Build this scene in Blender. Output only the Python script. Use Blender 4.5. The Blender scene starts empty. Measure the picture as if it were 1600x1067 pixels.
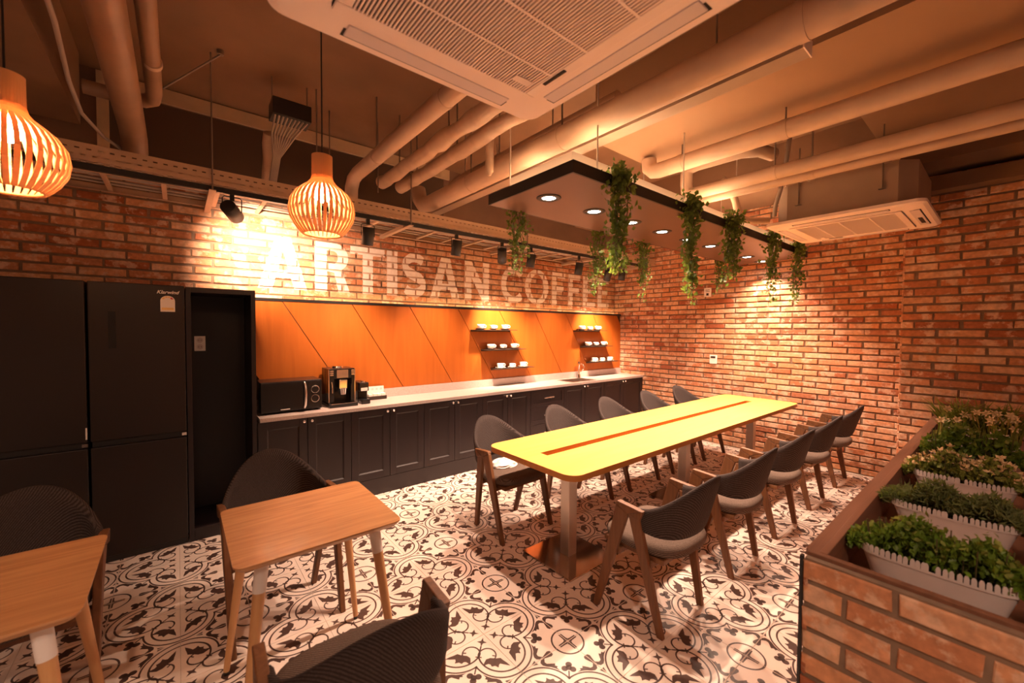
import bpy, bmesh, math, random
from mathutils import Vector, Matrix
SC = bpy.context.scene
COL = SC.collection
PI = math.pi
R = math.radians

# ------------------------------------------------------------------ camera
cd = bpy.data.cameras.new('camera')
cd.sensor_fit = 'HORIZONTAL'; cd.sensor_width = 36.0; cd.lens = 639.3 / 1600 * 36
cd.clip_start = 0.02; cd.clip_end = 60
cd.dof.use_dof = True; cd.dof.focus_distance = 3.4; cd.dof.aperture_fstop = 2.2
cam = bpy.data.objects.new('camera', cd); COL.objects.link(cam)
yaw, pit, rol = 0.6849, 0.0303, 0.0069
fw = Vector((math.sin(yaw) * math.cos(pit), math.cos(yaw) * math.cos(pit), -math.sin(pit)))
rt = Vector((math.cos(yaw), -math.sin(yaw), 0)); up = rt.cross(fw)
rt2 = rt * math.cos(rol) + up * math.sin(rol); up2 = up * math.cos(rol) - rt * math.sin(rol)
CAMP = Vector((-1.489, -3.167, 1.558))
M = Matrix.Identity(4)
for i in range(3):
    M[i][0] = rt2[i]; M[i][1] = up2[i]; M[i][2] = -fw[i]; M[i][3] = CAMP[i]
cam.matrix_world = M
SC.camera = cam

# ------------------------------------------------------------------ world, exposure
w = bpy.data.worlds.new('world'); SC.world = w; w.use_nodes = True
w.node_tree.nodes['Background'].inputs[0].default_value = (1.0, 0.40, 0.20, 1)
w.node_tree.nodes['Background'].inputs[1].default_value = 0.11
vs = SC.view_settings
vs.view_transform = 'Standard'; vs.look = 'None'; vs.exposure = 1.25; vs.gamma = 1.0
vs.use_curve_mapping = False
WARM = (1.0, 0.40, 0.15)      # pendant bulbs
NEUT = (1.0, 0.66, 0.47)      # down lights
SPOTC = (1.0, 0.62, 0.42)     # track spots

# ------------------------------------------------------------------ materials
def _tree(name):
    m = bpy.data.materials.new(name); m.use_nodes = True
    nt = m.node_tree
    return m, nt, nt.nodes['Principled BSDF']
def mat(name, col, rough=0.5, metal=0.0, var=0.0, scale=8.0, bump=0.0, bscale=60.0, spec=None, coat=0.0):
    m, nt, b = _tree(name)
    b.inputs['Base Color'].default_value = (*col, 1); b.inputs['Roughness'].default_value = rough
    b.inputs['Metallic'].default_value = metal
    if spec is not None: b.inputs['Specular IOR Level'].default_value = spec
    if coat: b.inputs['Coat Weight'].default_value = coat
    tc = nt.nodes.new('ShaderNodeTexCoord')
    if var:
        n = nt.nodes.new('ShaderNodeTexNoise'); n.inputs['Scale'].default_value = scale; n.inputs['Detail'].default_value = 5
        nt.links.new(tc.outputs['Object'], n.inputs['Vector'])
        r = nt.nodes.new('ShaderNodeValToRGB')
        r.color_ramp.elements[0].position = 0.3; r.color_ramp.elements[1].position = 0.7
        r.color_ramp.elements[0].color = (*[c * (1 - var) for c in col], 1)
        r.color_ramp.elements[1].color = (*[min(1, c * (1 + var)) for c in col], 1)
        nt.links.new(n.outputs['Fac'], r.inputs['Fac']); nt.links.new(r.outputs['Color'], b.inputs['Base Color'])
    if bump:
        n2 = nt.nodes.new('ShaderNodeTexNoise'); n2.inputs['Scale'].default_value = bscale; n2.inputs['Detail'].default_value = 4
        nt.links.new(tc.outputs['Object'], n2.inputs['Vector'])
        bp = nt.nodes.new('ShaderNodeBump'); bp.inputs['Strength'].default_value = bump; bp.inputs['Distance'].default_value = 0.004
        nt.links.new(n2.outputs['Fac'], bp.inputs['Height']); nt.links.new(bp.outputs['Normal'], b.inputs['Normal'])
    return m
def wood(name, c1, c2, rough=0.4, axis=0, scale=14, coat=0.0, distort=2.0):
    m, nt, b = _tree(name)
    tc = nt.nodes.new('ShaderNodeTexCoord'); mp = nt.nodes.new('ShaderNodeMapping')
    s = [scale] * 3; s[axis] = scale * 0.07
    mp.inputs['Scale'].default_value = s
    n = nt.nodes.new('ShaderNodeTexNoise'); n.inputs['Scale'].default_value = 1.0; n.inputs['Detail'].default_value = 6
    n.inputs['Distortion'].default_value = distort
    r = nt.nodes.new('ShaderNodeValToRGB')
    r.color_ramp.elements[0].position = 0.32; r.color_ramp.elements[1].position = 0.66
    r.color_ramp.elements[0].color = (*c1, 1); r.color_ramp.elements[1].color = (*c2, 1)
    nt.links.new(tc.outputs['Object'], mp.inputs['Vector']); nt.links.new(mp.outputs['Vector'], n.inputs['Vector'])
    nt.links.new(n.outputs['Fac'], r.inputs['Fac']); nt.links.new(r.outputs['Color'], b.inputs['Base Color'])
    b.inputs['Roughness'].default_value = rough
    if coat: b.inputs['Coat Weight'].default_value = coat
    return m
def emit(name, col, s):
    m, nt, b = _tree(name)
    b.inputs['Base Color'].default_value = (*col, 1)
    b.inputs['Emission Color'].default_value = (*col, 1); b.inputs['Emission Strength'].default_value = s
    return m
def brick_mat(name, cols, blot=0.75):
    m, nt, b = _tree(name)
    N = nt.nodes.new; L = nt.links.new
    oi = N('ShaderNodeObjectInfo'); ge = N('ShaderNodeNewGeometry')
    ad = N('ShaderNodeMath'); ad.operation = 'ADD'; L(oi.outputs['Random'], ad.inputs[0]); L(ge.outputs['Random Per Island'], ad.inputs[1])
    fr = N('ShaderNodeMath'); fr.operation = 'FRACT'; L(ad.outputs[0], fr.inputs[0])
    r = N('ShaderNodeValToRGB'); r.color_ramp.interpolation = 'LINEAR'
    while len(r.color_ramp.elements) < len(cols): r.color_ramp.elements.new(0.5)
    for i, c in enumerate(cols):
        r.color_ramp.elements[i].position = i / (len(cols) - 1); r.color_ramp.elements[i].color = (*c, 1)
    L(fr.outputs[0], r.inputs['Fac'])
    n = N('ShaderNodeTexNoise'); n.inputs['Scale'].default_value = 9; n.inputs['Detail'].default_value = 6; n.inputs['Roughness'].default_value = 0.65
    L(ge.outputs['Position'], n.inputs['Vector'])
    r2 = N('ShaderNodeValToRGB'); r2.color_ramp.elements[0].position = 0.51; r2.color_ramp.elements[1].position = 0.57
    r2.color_ramp.elements[0].color = (0, 0, 0, 1); r2.color_ramp.elements[1].color = (blot, blot, blot, 1)
    L(n.outputs['Fac'], r2.inputs['Fac'])
    mx = N('ShaderNodeMixRGB'); mx.inputs['Color2'].default_value = (0.68, 0.46, 0.32, 1)
    L(r2.outputs['Color'], mx.inputs['Fac']); L(r.outputs['Color'], mx.inputs['Color1'])
    n3 = N('ShaderNodeTexNoise'); n3.inputs['Scale'].default_value = 38; n3.inputs['Detail'].default_value = 4
    L(ge.outputs['Position'], n3.inputs['Vector'])
    mr = N('ShaderNodeMapRange'); mr.inputs[1].default_value = 0.3; mr.inputs[2].default_value = 0.7; mr.inputs[3].default_value = 0.78; mr.inputs[4].default_value = 1.15
    L(n3.outputs['Fac'], mr.inputs[0])
    mu = N('ShaderNodeMixRGB'); mu.blend_type = 'MULTIPLY'; mu.inputs['Fac'].default_value = 1
    L(mx.outputs['Color'], mu.inputs['Color1']); L(mr.outputs[0], mu.inputs['Color2']); L(mu.outputs['Color'], b.inputs['Base Color'])
    bp = N('ShaderNodeBump'); bp.inputs['Strength'].default_value = 0.5; bp.inputs['Distance'].default_value = 0.004
    L(n3.outputs['Fac'], bp.inputs['Height']); L(bp.outputs['Normal'], b.inputs['Normal'])
    b.inputs['Roughness'].default_value = 0.85
    return m
def fabric(name, c1, c2):
    m, nt, b = _tree(name); N = nt.nodes.new; L = nt.links.new
    tc = N('ShaderNodeTexCoord')
    n = N('ShaderNodeTexNoise'); n.inputs['Scale'].default_value = 190; n.inputs['Detail'].default_value = 2
    L(tc.outputs['Object'], n.inputs['Vector'])
    wv = N('ShaderNodeTexWave'); wv.inputs['Scale'].default_value = 60; wv.inputs['Distortion'].default_value = 1.2; wv.bands_direction = 'DIAGONAL'
    L(tc.outputs['Object'], wv.inputs['Vector'])
    mi = N('ShaderNodeMath'); mi.operation = 'MULTIPLY'; L(n.outputs['Fac'], mi.inputs[0]); L(wv.outputs['Fac'], mi.inputs[1])
    r = N('ShaderNodeValToRGB'); r.color_ramp.elements[0].position = 0.05; r.color_ramp.elements[1].position = 0.55
    r.color_ramp.elements[0].color = (*c1, 1); r.color_ramp.elements[1].color = (*c2, 1)
    L(mi.outputs[0], r.inputs['Fac']); L(r.outputs['Color'], b.inputs['Base Color'])
    bp = N('ShaderNodeBump'); bp.inputs['Strength'].default_value = 0.45; bp.inputs['Distance'].default_value = 0.003
    L(mi.outputs[0], bp.inputs['Height']); L(bp.outputs['Normal'], b.inputs['Normal'])
    b.inputs['Roughness'].default_value = 0.95; b.inputs['Specular IOR Level'].default_value = 0.15
    return m

BR = [(0.32, 0.092, 0.038), (0.55, 0.225, 0.10), (0.64, 0.33, 0.17), (0.40, 0.125, 0.052), (0.70, 0.43, 0.26), (0.52, 0.19, 0.08), (0.66, 0.37, 0.21), (0.36, 0.11, 0.045)]
MAT = dict(
    brick=brick_mat('brick_clay', BR), mortar=mat('mortar', (0.23, 0.155, 0.105), 0.95, var=0.15, scale=20, bump=0.4),
    paint=mat('sign_paint', (0.92, 0.82, 0.75), 0.8, var=0.08, scale=25), paint2=mat('sign_paint_thin', (0.66, 0.51, 0.42), 0.85),
    slab=mat('ceiling_concrete', (0.21, 0.115, 0.062), 0.9, var=0.12, scale=2.0, bump=0.15, bscale=25),
    soffit=mat('soffit_board', (0.34, 0.195, 0.105), 0.85, var=0.05, scale=2.0),
    plaster=mat('plaster_brown', (0.22, 0.13, 0.085), 0.9, var=0.1, scale=3), cream=mat('cream_paint', (0.62, 0.46, 0.29), 0.7, var=0.06),
    darkglass=mat('dark_glass', (0.008, 0.007, 0.007), 0.2), blind=mat('window_board', (0.10, 0.060, 0.038), 0.8),
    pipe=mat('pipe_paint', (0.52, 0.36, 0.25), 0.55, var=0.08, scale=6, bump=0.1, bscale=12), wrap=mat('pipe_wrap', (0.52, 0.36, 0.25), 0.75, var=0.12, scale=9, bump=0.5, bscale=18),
    steel=mat('galvanised_steel', (0.60, 0.52, 0.45), 0.42, 0.55, var=0.08), rod=mat('rod_steel', (0.25, 0.19, 0.15), 0.5, 0.6),
    traypaint=mat('tray_paint', (0.46, 0.32, 0.22), 0.55, 0.1, var=0.06), black=mat('black_metal', (0.012, 0.011, 0.011), 0.45), blackplastic=mat('black_plastic', (0.010, 0.010, 0.011), 0.22),
    cab=mat('cabinet_lacquer', (0.0135, 0.0075, 0.0085), 0.40), cabd=mat('cabinet_inside', (0.012, 0.011, 0.013), 0.6),
    fridge=mat('fridge_steel', (0.021, 0.014, 0.012), 0.42, 0.25), fridged=mat('fridge_dark', (0.006, 0.006, 0.007), 0.3),
    granite=mat('grey_stone', (0.50, 0.425, 0.40), 0.28, var=0.3, scale=160), chrome=mat('chrome', (0.85, 0.82, 0.8), 0.12, 1.0),
    knob=mat('knob_metal', (0.85, 0.78, 0.74), 0.25, 1.0), sink=mat('sink_steel', (0.62, 0.55, 0.5), 0.3, 1.0),
    panelwood=wood('orange_veneer', (0.37, 0.094, 0.010), (0.43, 0.115, 0.014), 0.42, 2, 9), groove=mat('dark_groove', (0.05, 0.02, 0.008), 0.8),
    tabletop=wood('maple_top', (0.74, 0.38, 0.085), (0.82, 0.44, 0.11), 0.38, 0, 10), tableedge=wood('maple_edge', (0.44, 0.16, 0.03), (0.50, 0.20, 0.04), 0.4, 0, 10),
    oak=wood('oak_top', (0.42, 0.20, 0.078), (0.58, 0.31, 0.135), 0.35, 0, 26, 0.15), beech=wood('beech_leg', (0.55, 0.29, 0.12), (0.63, 0.35, 0.15), 0.4, 2, 20),
    walnut=wood('walnut_leg', (0.115, 0.042, 0.013), (0.18, 0.072, 0.024), 0.55, 2, 22), white=mat('white_plastic', (0.82, 0.78, 0.75), 0.4), offwhite=mat('ac_white', (0.88, 0.73, 0.66), 0.45),
    vane=mat('ac_vane', (0.66, 0.57, 0.57), 0.45), dark=mat('dark_void', (0.02, 0.014, 0.011), 0.8), paper=mat('paper_white', (0.85, 0.80, 0.74), 0.6),
    fab=fabric('grey_fabric', (0.030, 0.022, 0.020), (0.078, 0.060, 0.055)), tan=fabric('tan_fabric', (0.070, 0.047, 0.037), (0.165, 0.118, 0.092)),
    pipe_shade=mat('pipe_paint_shaded', (0.27, 0.155, 0.09), 0.5, var=0.12, scale=6, bump=0.1, bscale=12), lampwood=wood('birch_slat', (0.62, 0.36, 0.16), (0.72, 0.45, 0.22), 0.45, 2, 20), tilew=mat('tile_cream', (0.80, 0.69, 0.61), 0.33, var=0.07, scale=3.0), tiled=mat('tile_print', (0.075, 0.042, 0.034), 0.38, var=0.15, scale=40),  # pipe paint copy darkened for the dim upper left, shade in the colour
    grout=mat('grout', (0.52, 0.44, 0.37), 0.9), cup=mat('porcelain', (0.88, 0.85, 0.80), 0.18), saucerd=mat('saucer_dark', (0.05, 0.03, 0.022), 0.35),
    shelf=mat('shelf_dark', (0.035, 0.022, 0.016), 0.4), hpan=mat('panel_brown', (0.105, 0.052, 0.032), 0.4), hblack=mat('panel_edge_black', (0.012, 0.010, 0.009), 0.5), hwhite=mat('panel_box_cream', (0.80, 0.68, 0.54), 0.7),
    leaf1=mat('ivy_leaf', (0.085, 0.145, 0.022), 0.5, var=0.5, scale=30), leaf2=mat('box_leaf', (0.15, 0.26, 0.025), 0.5, var=0.5, scale=30), leaf3=mat('sage_leaf', (0.20, 0.23, 0.085), 0.6, var=0.4, scale=30),
    leaf4=mat('lime_leaf', (0.30, 0.34, 0.07), 0.5, var=0.4, scale=30), leaf5=mat('fern_leaf', (0.25, 0.28, 0.05), 0.5, var=0.4, scale=25), petal=mat('petal_cream', (0.85, 0.66, 0.38), 0.5), petal2=mat('petal_white', (0.80, 0.70, 0.62), 0.5), stalk=mat('stalk_yellow', (0.48, 0.40, 0.10), 0.5),
    stem=mat('vine_stem', (0.10, 0.08, 0.03), 0.7), soil=mat('soil', (0.03, 0.018, 0.012), 0.95, var=0.3, scale=60), liner=wood('planter_board', (0.17, 0.075, 0.042), (0.24, 0.11, 0.065), 0.5, 0, 12),
    pot=mat('pot_white', (0.78, 0.70, 0.67), 0.5, var=0.05), ywl=mat('label_yellow', (0.85, 0.60, 0.22), 0.5), red=mat('label_red', (0.6, 0.08, 0.08), 0.5), duct=mat('duct_brown', (0.34, 0.24, 0.17), 0.6, var=0.05),
    acrylic=mat('steel_leg', (0.62, 0.54, 0.48), 0.33, 0.9), plate=mat('polished_plate', (0.50, 0.42, 0.36), 0.13, 1.0), hose=mat('grey_hose', (0.33, 0.27, 0.23), 0.5), bag=mat('plastic_bag', (0.80, 0.72, 0.68), 0.3),
    bulb=emit('bulb_glow', (1.0, 0.60, 0.34), 80), lens=emit('downlight_glow', (1.0, 0.86, 0.74), 22), led=emit('led_strip_glow', (1.0, 0.60, 0.28), 10), led2=emit('led_cove_glow', (1.0, 0.60, 0.33), 34), led3=emit('led_edge_glow', (1.0, 0.60, 0.34), 10), lens2=emit('spot_lens_glow', (1.0, 0.8, 0.62), 14),
)

def add_translucent(m, fac, col):
    nt = m.node_tree; bs = nt.nodes['Principled BSDF']; out = nt.nodes['Material Output']
    tr = nt.nodes.new('ShaderNodeBsdfTranslucent'); tr.inputs['Color'].default_value = (*col, 1)
    mx = nt.nodes.new('ShaderNodeMixShader'); mx.inputs['Fac'].default_value = fac
    nt.links.new(bs.outputs[0], mx.inputs[1]); nt.links.new(tr.outputs[0], mx.inputs[2]); nt.links.new(mx.outputs[0], out.inputs['Surface'])
add_translucent(MAT['lampwood'], .20, (.9, .52, .27))
for k_ in ('leaf1', 'leaf2', 'leaf3', 'leaf4', 'leaf5'): add_translucent(MAT[k_], .3, (.25, .36, .05))
# ------------------------------------------------------------------ mesh helpers
class MB:
    def __init__(s): s.v = []; s.f = []; s.m = []; s.sm = []
    def add(s, vs, fs, mi=0, smooth=False):
        o = len(s.v); s.v += [tuple(v) for v in vs]
        for f in fs: s.f.append(tuple(o + i for i in f)); s.m.append(mi); s.sm.append(smooth)
        return s
    def box(s, x0, x1, y0, y1, z0, z1, mi=0):
        return s.add([(x0, y0, z0), (x1, y0, z0), (x1, y1, z0), (x0, y1, z0), (x0, y0, z1), (x1, y0, z1), (x1, y1, z1), (x0, y1, z1)],
                     [(0, 3, 2, 1), (4, 5, 6, 7), (0, 1, 5, 4), (1, 2, 6, 5), (2, 3, 7, 6), (3, 0, 4, 7)], mi)
    def cyl(s, a, b, r0, r1=None, n=16, mi=0, caps=True, smooth=True):
        a = Vector(a); b = Vector(b); r1 = r0 if r1 is None else r1
        d = (b - a).normalized(); t = Vector((0, 0, 1)) if abs(d.z) < 0.9 else Vector((1, 0, 0))
        e1 = d.cross(t).normalized(); e2 = d.cross(e1)
        vs = []
        for c, r in ((a, r0), (b, r1)):
            for i in range(n):
                th = 2 * PI * i / n; vs.append(c + e1 * (r * math.cos(th)) + e2 * (r * math.sin(th)))
        s.add(vs, [(i, (i + 1) % n, n + (i + 1) % n, n + i) for i in range(n)], mi, smooth)
        if caps:
            s.add(vs[:n], [tuple(range(n - 1, -1, -1))], mi); s.add(vs[n:], [tuple(range(n))], mi)
        return s
    def tube(s, pts, r, n=8, mi=0, rad=None):
        pts = [Vector(p) for p in pts]; vs = []
        e1 = None
        for k, p in enumerate(pts):
            d = (pts[min(k + 1, len(pts) - 1)] - pts[max(k - 1, 0)]).normalized()
            if e1 is None:
                t = Vector((0, 0, 1)) if abs(d.z) < 0.9 else Vector((1, 0, 0)); e1 = d.cross(t).normalized()
            else: e1 = (e1 - d * e1.dot(d)).normalized()
            e2 = d.cross(e1); rr = rad[k] if rad else r
            for i in range(n):
                th = 2 * PI * i / n; vs.append(p + e1 * (rr * math.cos(th)) + e2 * (rr * math.sin(th)))
        fs = []
        for k in range(len(pts) - 1):
            for i in range(n): fs.append((k * n + i, k * n + (i + 1) % n, (k + 1) * n + (i + 1) % n, (k + 1) * n + i))
        s.add(vs, fs, mi, True)
        s.add(vs[:n], [tuple(range(n - 1, -1, -1))], mi); s.add(vs[-n:], [tuple(range(n))], mi)
        return s
    def lathe(s, prof, n=24, c=(0, 0, 0), mi=0, close=False):
        vs = []
        for r, z in prof:
            for i in range(n):
                th = 2 * PI * i / n; vs.append((c[0] + r * math.cos(th), c[1] + r * math.sin(th), c[2] + z))
        fs = []
        for k in range(len(prof) - 1):
            for i in range(n): fs.append((k * n + i, k * n + (i + 1) % n, (k + 1) * n + (i + 1) % n, (k + 1) * n + i))
        s.add(vs, fs, mi, True)
        return s
    def prism(s, poly, z0, z1, mi=0, mi_side=None):
        n = len(poly)
        vs = [(x, y, z0) for x, y in poly] + [(x, y, z1) for x, y in poly]
        s.add(vs, [tuple(range(n - 1, -1, -1)), tuple(range(n, 2 * n))], mi)
        s.add(vs, [(i, (i + 1) % n, n + (i + 1) % n, n + i) for i in range(n)], mi if mi_side is None else mi_side)
        return s
    def bar(s, a, b, wx, wy, wx1=None, wy1=None, mi=0, side=Vector((1, 0, 0))):
        a = Vector(a); b = Vector(b); d = (b - a).normalized()
        e1 = (side - d * side.dot(d)).normalized(); e2 = d.cross(e1)
        wx1 = wx if wx1 is None else wx1; wy1 = wy if wy1 is None else wy1
        vs = []
        for c, p, q in ((a, wx, wy), (b, wx1, wy1)):
            for sx, sy in ((-1, -1), (1, -1), (1, 1), (-1, 1)): vs.append(c + e1 * (sx * p / 2) + e2 * (sy * q / 2))
        return s.add(vs, [(3, 2, 1, 0), (4, 5, 6, 7), (0, 1, 5, 4), (1, 2, 6, 5), (2, 3, 7, 6), (3, 0, 4, 7)], mi)
    def merge(s, o, mtx=None, mi=None):
        off = len(s.v)
        s.v += [tuple(mtx @ Vector(v)) if mtx else v for v in o.v]
        for f, m, g in zip(o.f, o.m, o.sm): s.f.append(tuple(off + i for i in f)); s.m.append(m if mi is None else mi); s.sm.append(g)
        return s
    def mesh(s, name, mats):
        me = bpy.data.meshes.new(name); me.from_pydata(s.v, [], s.f)
        for m in mats: me.materials.append(MAT[m])
        me.polygons.foreach_set('material_index', s.m); me.polygons.foreach_set('use_smooth', s.sm)
        me.update(); return me
def ob(name, mesh, parent=None, loc=None, rz=None):
    o = bpy.data.objects.new(name, mesh); COL.objects.link(o)
    if parent is not None: o.parent = parent
    if loc is not None: o.location = loc
    if rz is not None: o.rotation_euler = (0, 0, rz)
    return o
def part(name, mb, mats, parent, loc=None, rz=None, bevel=0.0, seg=2, kind=None, label=None):
    if isinstance(mats, str): mats = [mats]
    o = ob(name, mb.mesh(name, mats), parent, loc, rz)
    if bevel:
        b = o.modifiers.new('bevel', 'BEVEL'); b.width = bevel; b.segments = seg; b.limit_method = 'ANGLE'; b.angle_limit = R(40)
    if kind: o['kind'] = kind
    if label: o['label'] = label
    return o
def thing(name, label, cat, loc=(0, 0, 0), rz=0.0, group=None):
    o = bpy.data.objects.new(name, None); COL.objects.link(o); o.empty_display_size = 0.1
    o.location = loc; o.rotation_euler = (0, 0, rz); tag(o, label, cat, group); return o
def tag(o, label, cat, group=None):
    o['label'] = label; o['category'] = cat
    if group: o['group'] = group
    return o
def struct(name, mb, mats, label=None, bevel=0.0):
    o = part(name, mb, mats, None, bevel=bevel); o['kind'] = 'structure'
    if label: o['label'] = label
    return o
def dup(root, loc=None, rz=None, label=None, group=None):
    r = root.copy(); COL.objects.link(r)
    if loc is not None: r.location = loc
    if rz is not None: r.rotation_euler = (0, 0, rz)
    if label: r['label'] = label
    if group: r['group'] = group
    for ch in list(root.children):
        c = ch.copy(); COL.objects.link(c); c.parent = r
        for g in list(ch.children):
            d = g.copy(); COL.objects.link(d); d.parent = c
    return r
def rrect(x0, x1, y0, y1, r, n=6):
    pts = []
    for cx, cy, a0 in ((x1 - r, y0 + r, -90), (x1 - r, y1 - r, 0), (x0 + r, y1 - r, 90), (x0 + r, y0 + r, 180)):
        for i in range(n + 1):
            a = R(a0 + 90 * i / n); pts.append((cx + r * math.cos(a), cy + r * math.sin(a)))
    return pts
def light(name, kind, parent, loc, power, col, rot=(0, 0, 0), size=0.03, angle=90, blend=0.5):
    l = bpy.data.lights.new(name, kind); l.energy = power; l.color = col
    if kind == 'SPOT': l.spot_size = R(angle); l.spot_blend = blend; l.shadow_soft_size = size
    elif kind == 'POINT': l.shadow_soft_size = size
    o = bpy.data.objects.new(name, l); COL.objects.link(o); o.parent = parent; o.location = loc; o.rotation_euler = rot
    return o
def dist(p): return (Vector(p) - CAMP).length
def inview(p, mrg=0.06):
    d = Vector(p) - CAMP; z = d.dot(fw)
    if z < 0.2: return False
    x = 639.3 * d.dot(rt2) / z; y = 639.3 * d.dot(up2) / z
    return abs(x) < 800 * (1 + mrg) and abs(y) < 533 * (1 + mrg)
random.seed(7)
YW, XW, ZC = 1.12, 4.25, 3.43      # sign wall face, right wall face, ceiling
XP, YP = 3.35, -2.56               # pier face and its edge

# ================================================================== STRUCTURE
floor = struct('floor', MB().box(-5.2, XW + .1, -6.2, YW + .1, -0.08, -0.0025), 'grout', 'patterned cream and brown tiled floor')
# ---- encaustic tile print -------------------------------------------------
TS = 0.30
def clip_sq(poly, lo=0.0012, hi=TS - 0.0012):
    for ax, lim, sg in ((0, lo, 1), (0, hi, -1), (1, lo, 1), (1, hi, -1)):
        out = []
        for i in range(len(poly)):
            a = poly[i]; b = poly[(i + 1) % len(poly)]
            ia = sg * (a[ax] - lim) >= 0; ib = sg * (b[ax] - lim) >= 0
            if ia: out.append(a)
            if ia != ib:
                t = (lim - a[ax]) / (b[ax] - a[ax]); out.append((a[0] + t * (b[0] - a[0]), a[1] + t * (b[1] - a[1])))
        poly = out
        if len(poly) < 3: return []
    return poly
def tile_print():
    polys = []
    def rot(p, c, k):
        x, y = p
        for _ in range(k): x, y = -y, x
        return (c[0] + x, c[1] + y)
    def stroke(pts, w0, w1=None):
        w1 = w0 if w1 is None else w1; n = len(pts); out = []; w0 *= 1.35; w1 *= 1.35
        L = []; Rr = []
        for i, p in enumerate(pts):
            a = pts[max(i - 1, 0)]; b = pts[min(i + 1, n - 1)]
            dx, dy = b[0] - a[0], b[1] - a[1]; l = math.hypot(dx, dy) or 1
            w = (w0 + (w1 - w0) * i / max(n - 1, 1)) / 2
            L.append((p[0] - dy / l * w, p[1] + dx / l * w)); Rr.append((p[0] + dy / l * w, p[1] - dx / l * w))
        for i in range(n - 1): out.append([L[i], Rr[i], Rr[i + 1], L[i + 1]])
        return out
    def arc(c, r, a0, a1, n): return [(c[0] + r * math.cos(a0 + (a1 - a0) * i / n), c[1] + r * math.sin(a0 + (a1 - a0) * i / n)) for i in range(n + 1)]
    def disc(c, r, n=10): return arc(c, r, 0, 2 * PI, n)[:-1]
    def fan(P, cx, cy): return [[(cx, cy), P[i], P[(i + 1) % len(P)]] for i in range(len(P))]
    K = (0.30, 0.30); c = 0.148; els = []; d = math.sqrt(0.5)
    els += stroke(arc((c, 0), 0.1450, -R(91), R(91), 40), 0.0058)
    els += stroke(arc((c, 0), 0.1130, -R(112), R(112), 40), 0.0062)
    lf = [(-.004, .006), (-.006, .022), (.004, .032), (.014, .044), (.027, .056), (.022, .034), (.018, .021), (.024, .017), (.035, .016), (.028, .004), (.031, -.008), (.022, -.012), (.020, -.020), (.028, -.037), (.014, -.034), (.000, -.028), (-.006, -.014)]
    for s in (1, -1):
        m_ = lambda P: [(x, s * y) for x, y in P]
        els += stroke(m_(arc((.1210, .0660), .042, R(112), R(342), 22)), .0062, .0050)
        for (px, py, an) in ((.1210 + .040, .0660 - .012, 38),):
            ca, sa = math.cos(R(an)), math.sin(R(an))
            els += fan(m_([(px + 1.36 * (u * ca + v * sa), py + 1.36 * (u * sa - v * ca)) for u, v in lf]), px + .011 * ca, s * (py + .011 * sa))
        els += stroke(m_([(.1210 + .030, .0660 - .030), (.1210 + .016, .0660 - .018)]), .005)
    # stars, stems and ticks on the diagonal
    def dg(u, v): return ((u - v) * d, (u + v) * d)
    els += fan([dg(.024, 0), dg(.046, -.006), dg(.054, -.026), dg(.062, -.006), dg(.084, 0), dg(.062, .006), dg(.054, .026), dg(.046, .006)], *dg(.054, 0))
    els += stroke([dg(.08, 0), dg(.150, 0)], .0055); els += stroke([dg(.148, -.015), dg(.148, .015)], .005)
    els += stroke([dg(.205, 0), dg(.246, 0)], .0048)
    for u, v in ((.281, 0), (.256, .019), (.256, -.019), (.264, 0)): els.append(disc(dg(u, v), .0155, 12))
    els.append([dg(.198, 0), dg(.206, -.008), dg(.214, 0), dg(.206, .008)])
    for e in els:
        for k in range(4): polys.append([rot(p, K, k) for p in e])
    els = []
    els += stroke(arc((0, 0), 0.080, R(-45), R(45), 14), 0.0062)
    for s in (1, -1):
        m_ = lambda P: [(x, s * y) for x, y in P]
        els.append(m_([(.003, .0022), (.014, .013), (.022, .0095), (.056, .0085), (.056, .0022)]))
        els.append(m_([(.114, .002), (.116, .013), (.128, .018), (.146, .013), (.172, .004), (.180, .002)]))
        els += fan(m_([(.166, .006), (.186, .003), (.199, .014), (.200, .030), (.190, .047), (.177, .060), (.166, .078), (.156, .102), (.157, .080), (.148, .078), (.155, .066), (.146, .058), (.163, .052), (.177, .038), (.180, .024), (.174, .013)]), .186, s * .030)
        els.append(m_([(.212, .014), (.214, .003), (.240, .003)]))
    for e in els:
        for k in range(4): polys.append([rot(p, (0, 0), k) for p in e])
    res = []
    for p in polys:
        q = clip_sq(p)
        if len(q) >= 3:
            a = sum(q[i][0] * q[(i + 1) % len(q)][1] - q[(i + 1) % len(q)][0] * q[i][1] for i in range(len(q)))
            if abs(a) < 1e-8: continue
            res.append(q if a > 0 else q[::-1])
    return res
tb = MB(); g = 0.0011
tb.prism([(g, g), (TS - g, g), (TS - g, TS - g), (g, TS - g)], -0.0026, 0.0, 0)
for q in tile_print(): tb.add([(x, y, 0.00025) for x, y in q], [tuple(range(len(q)))], 1)
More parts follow.
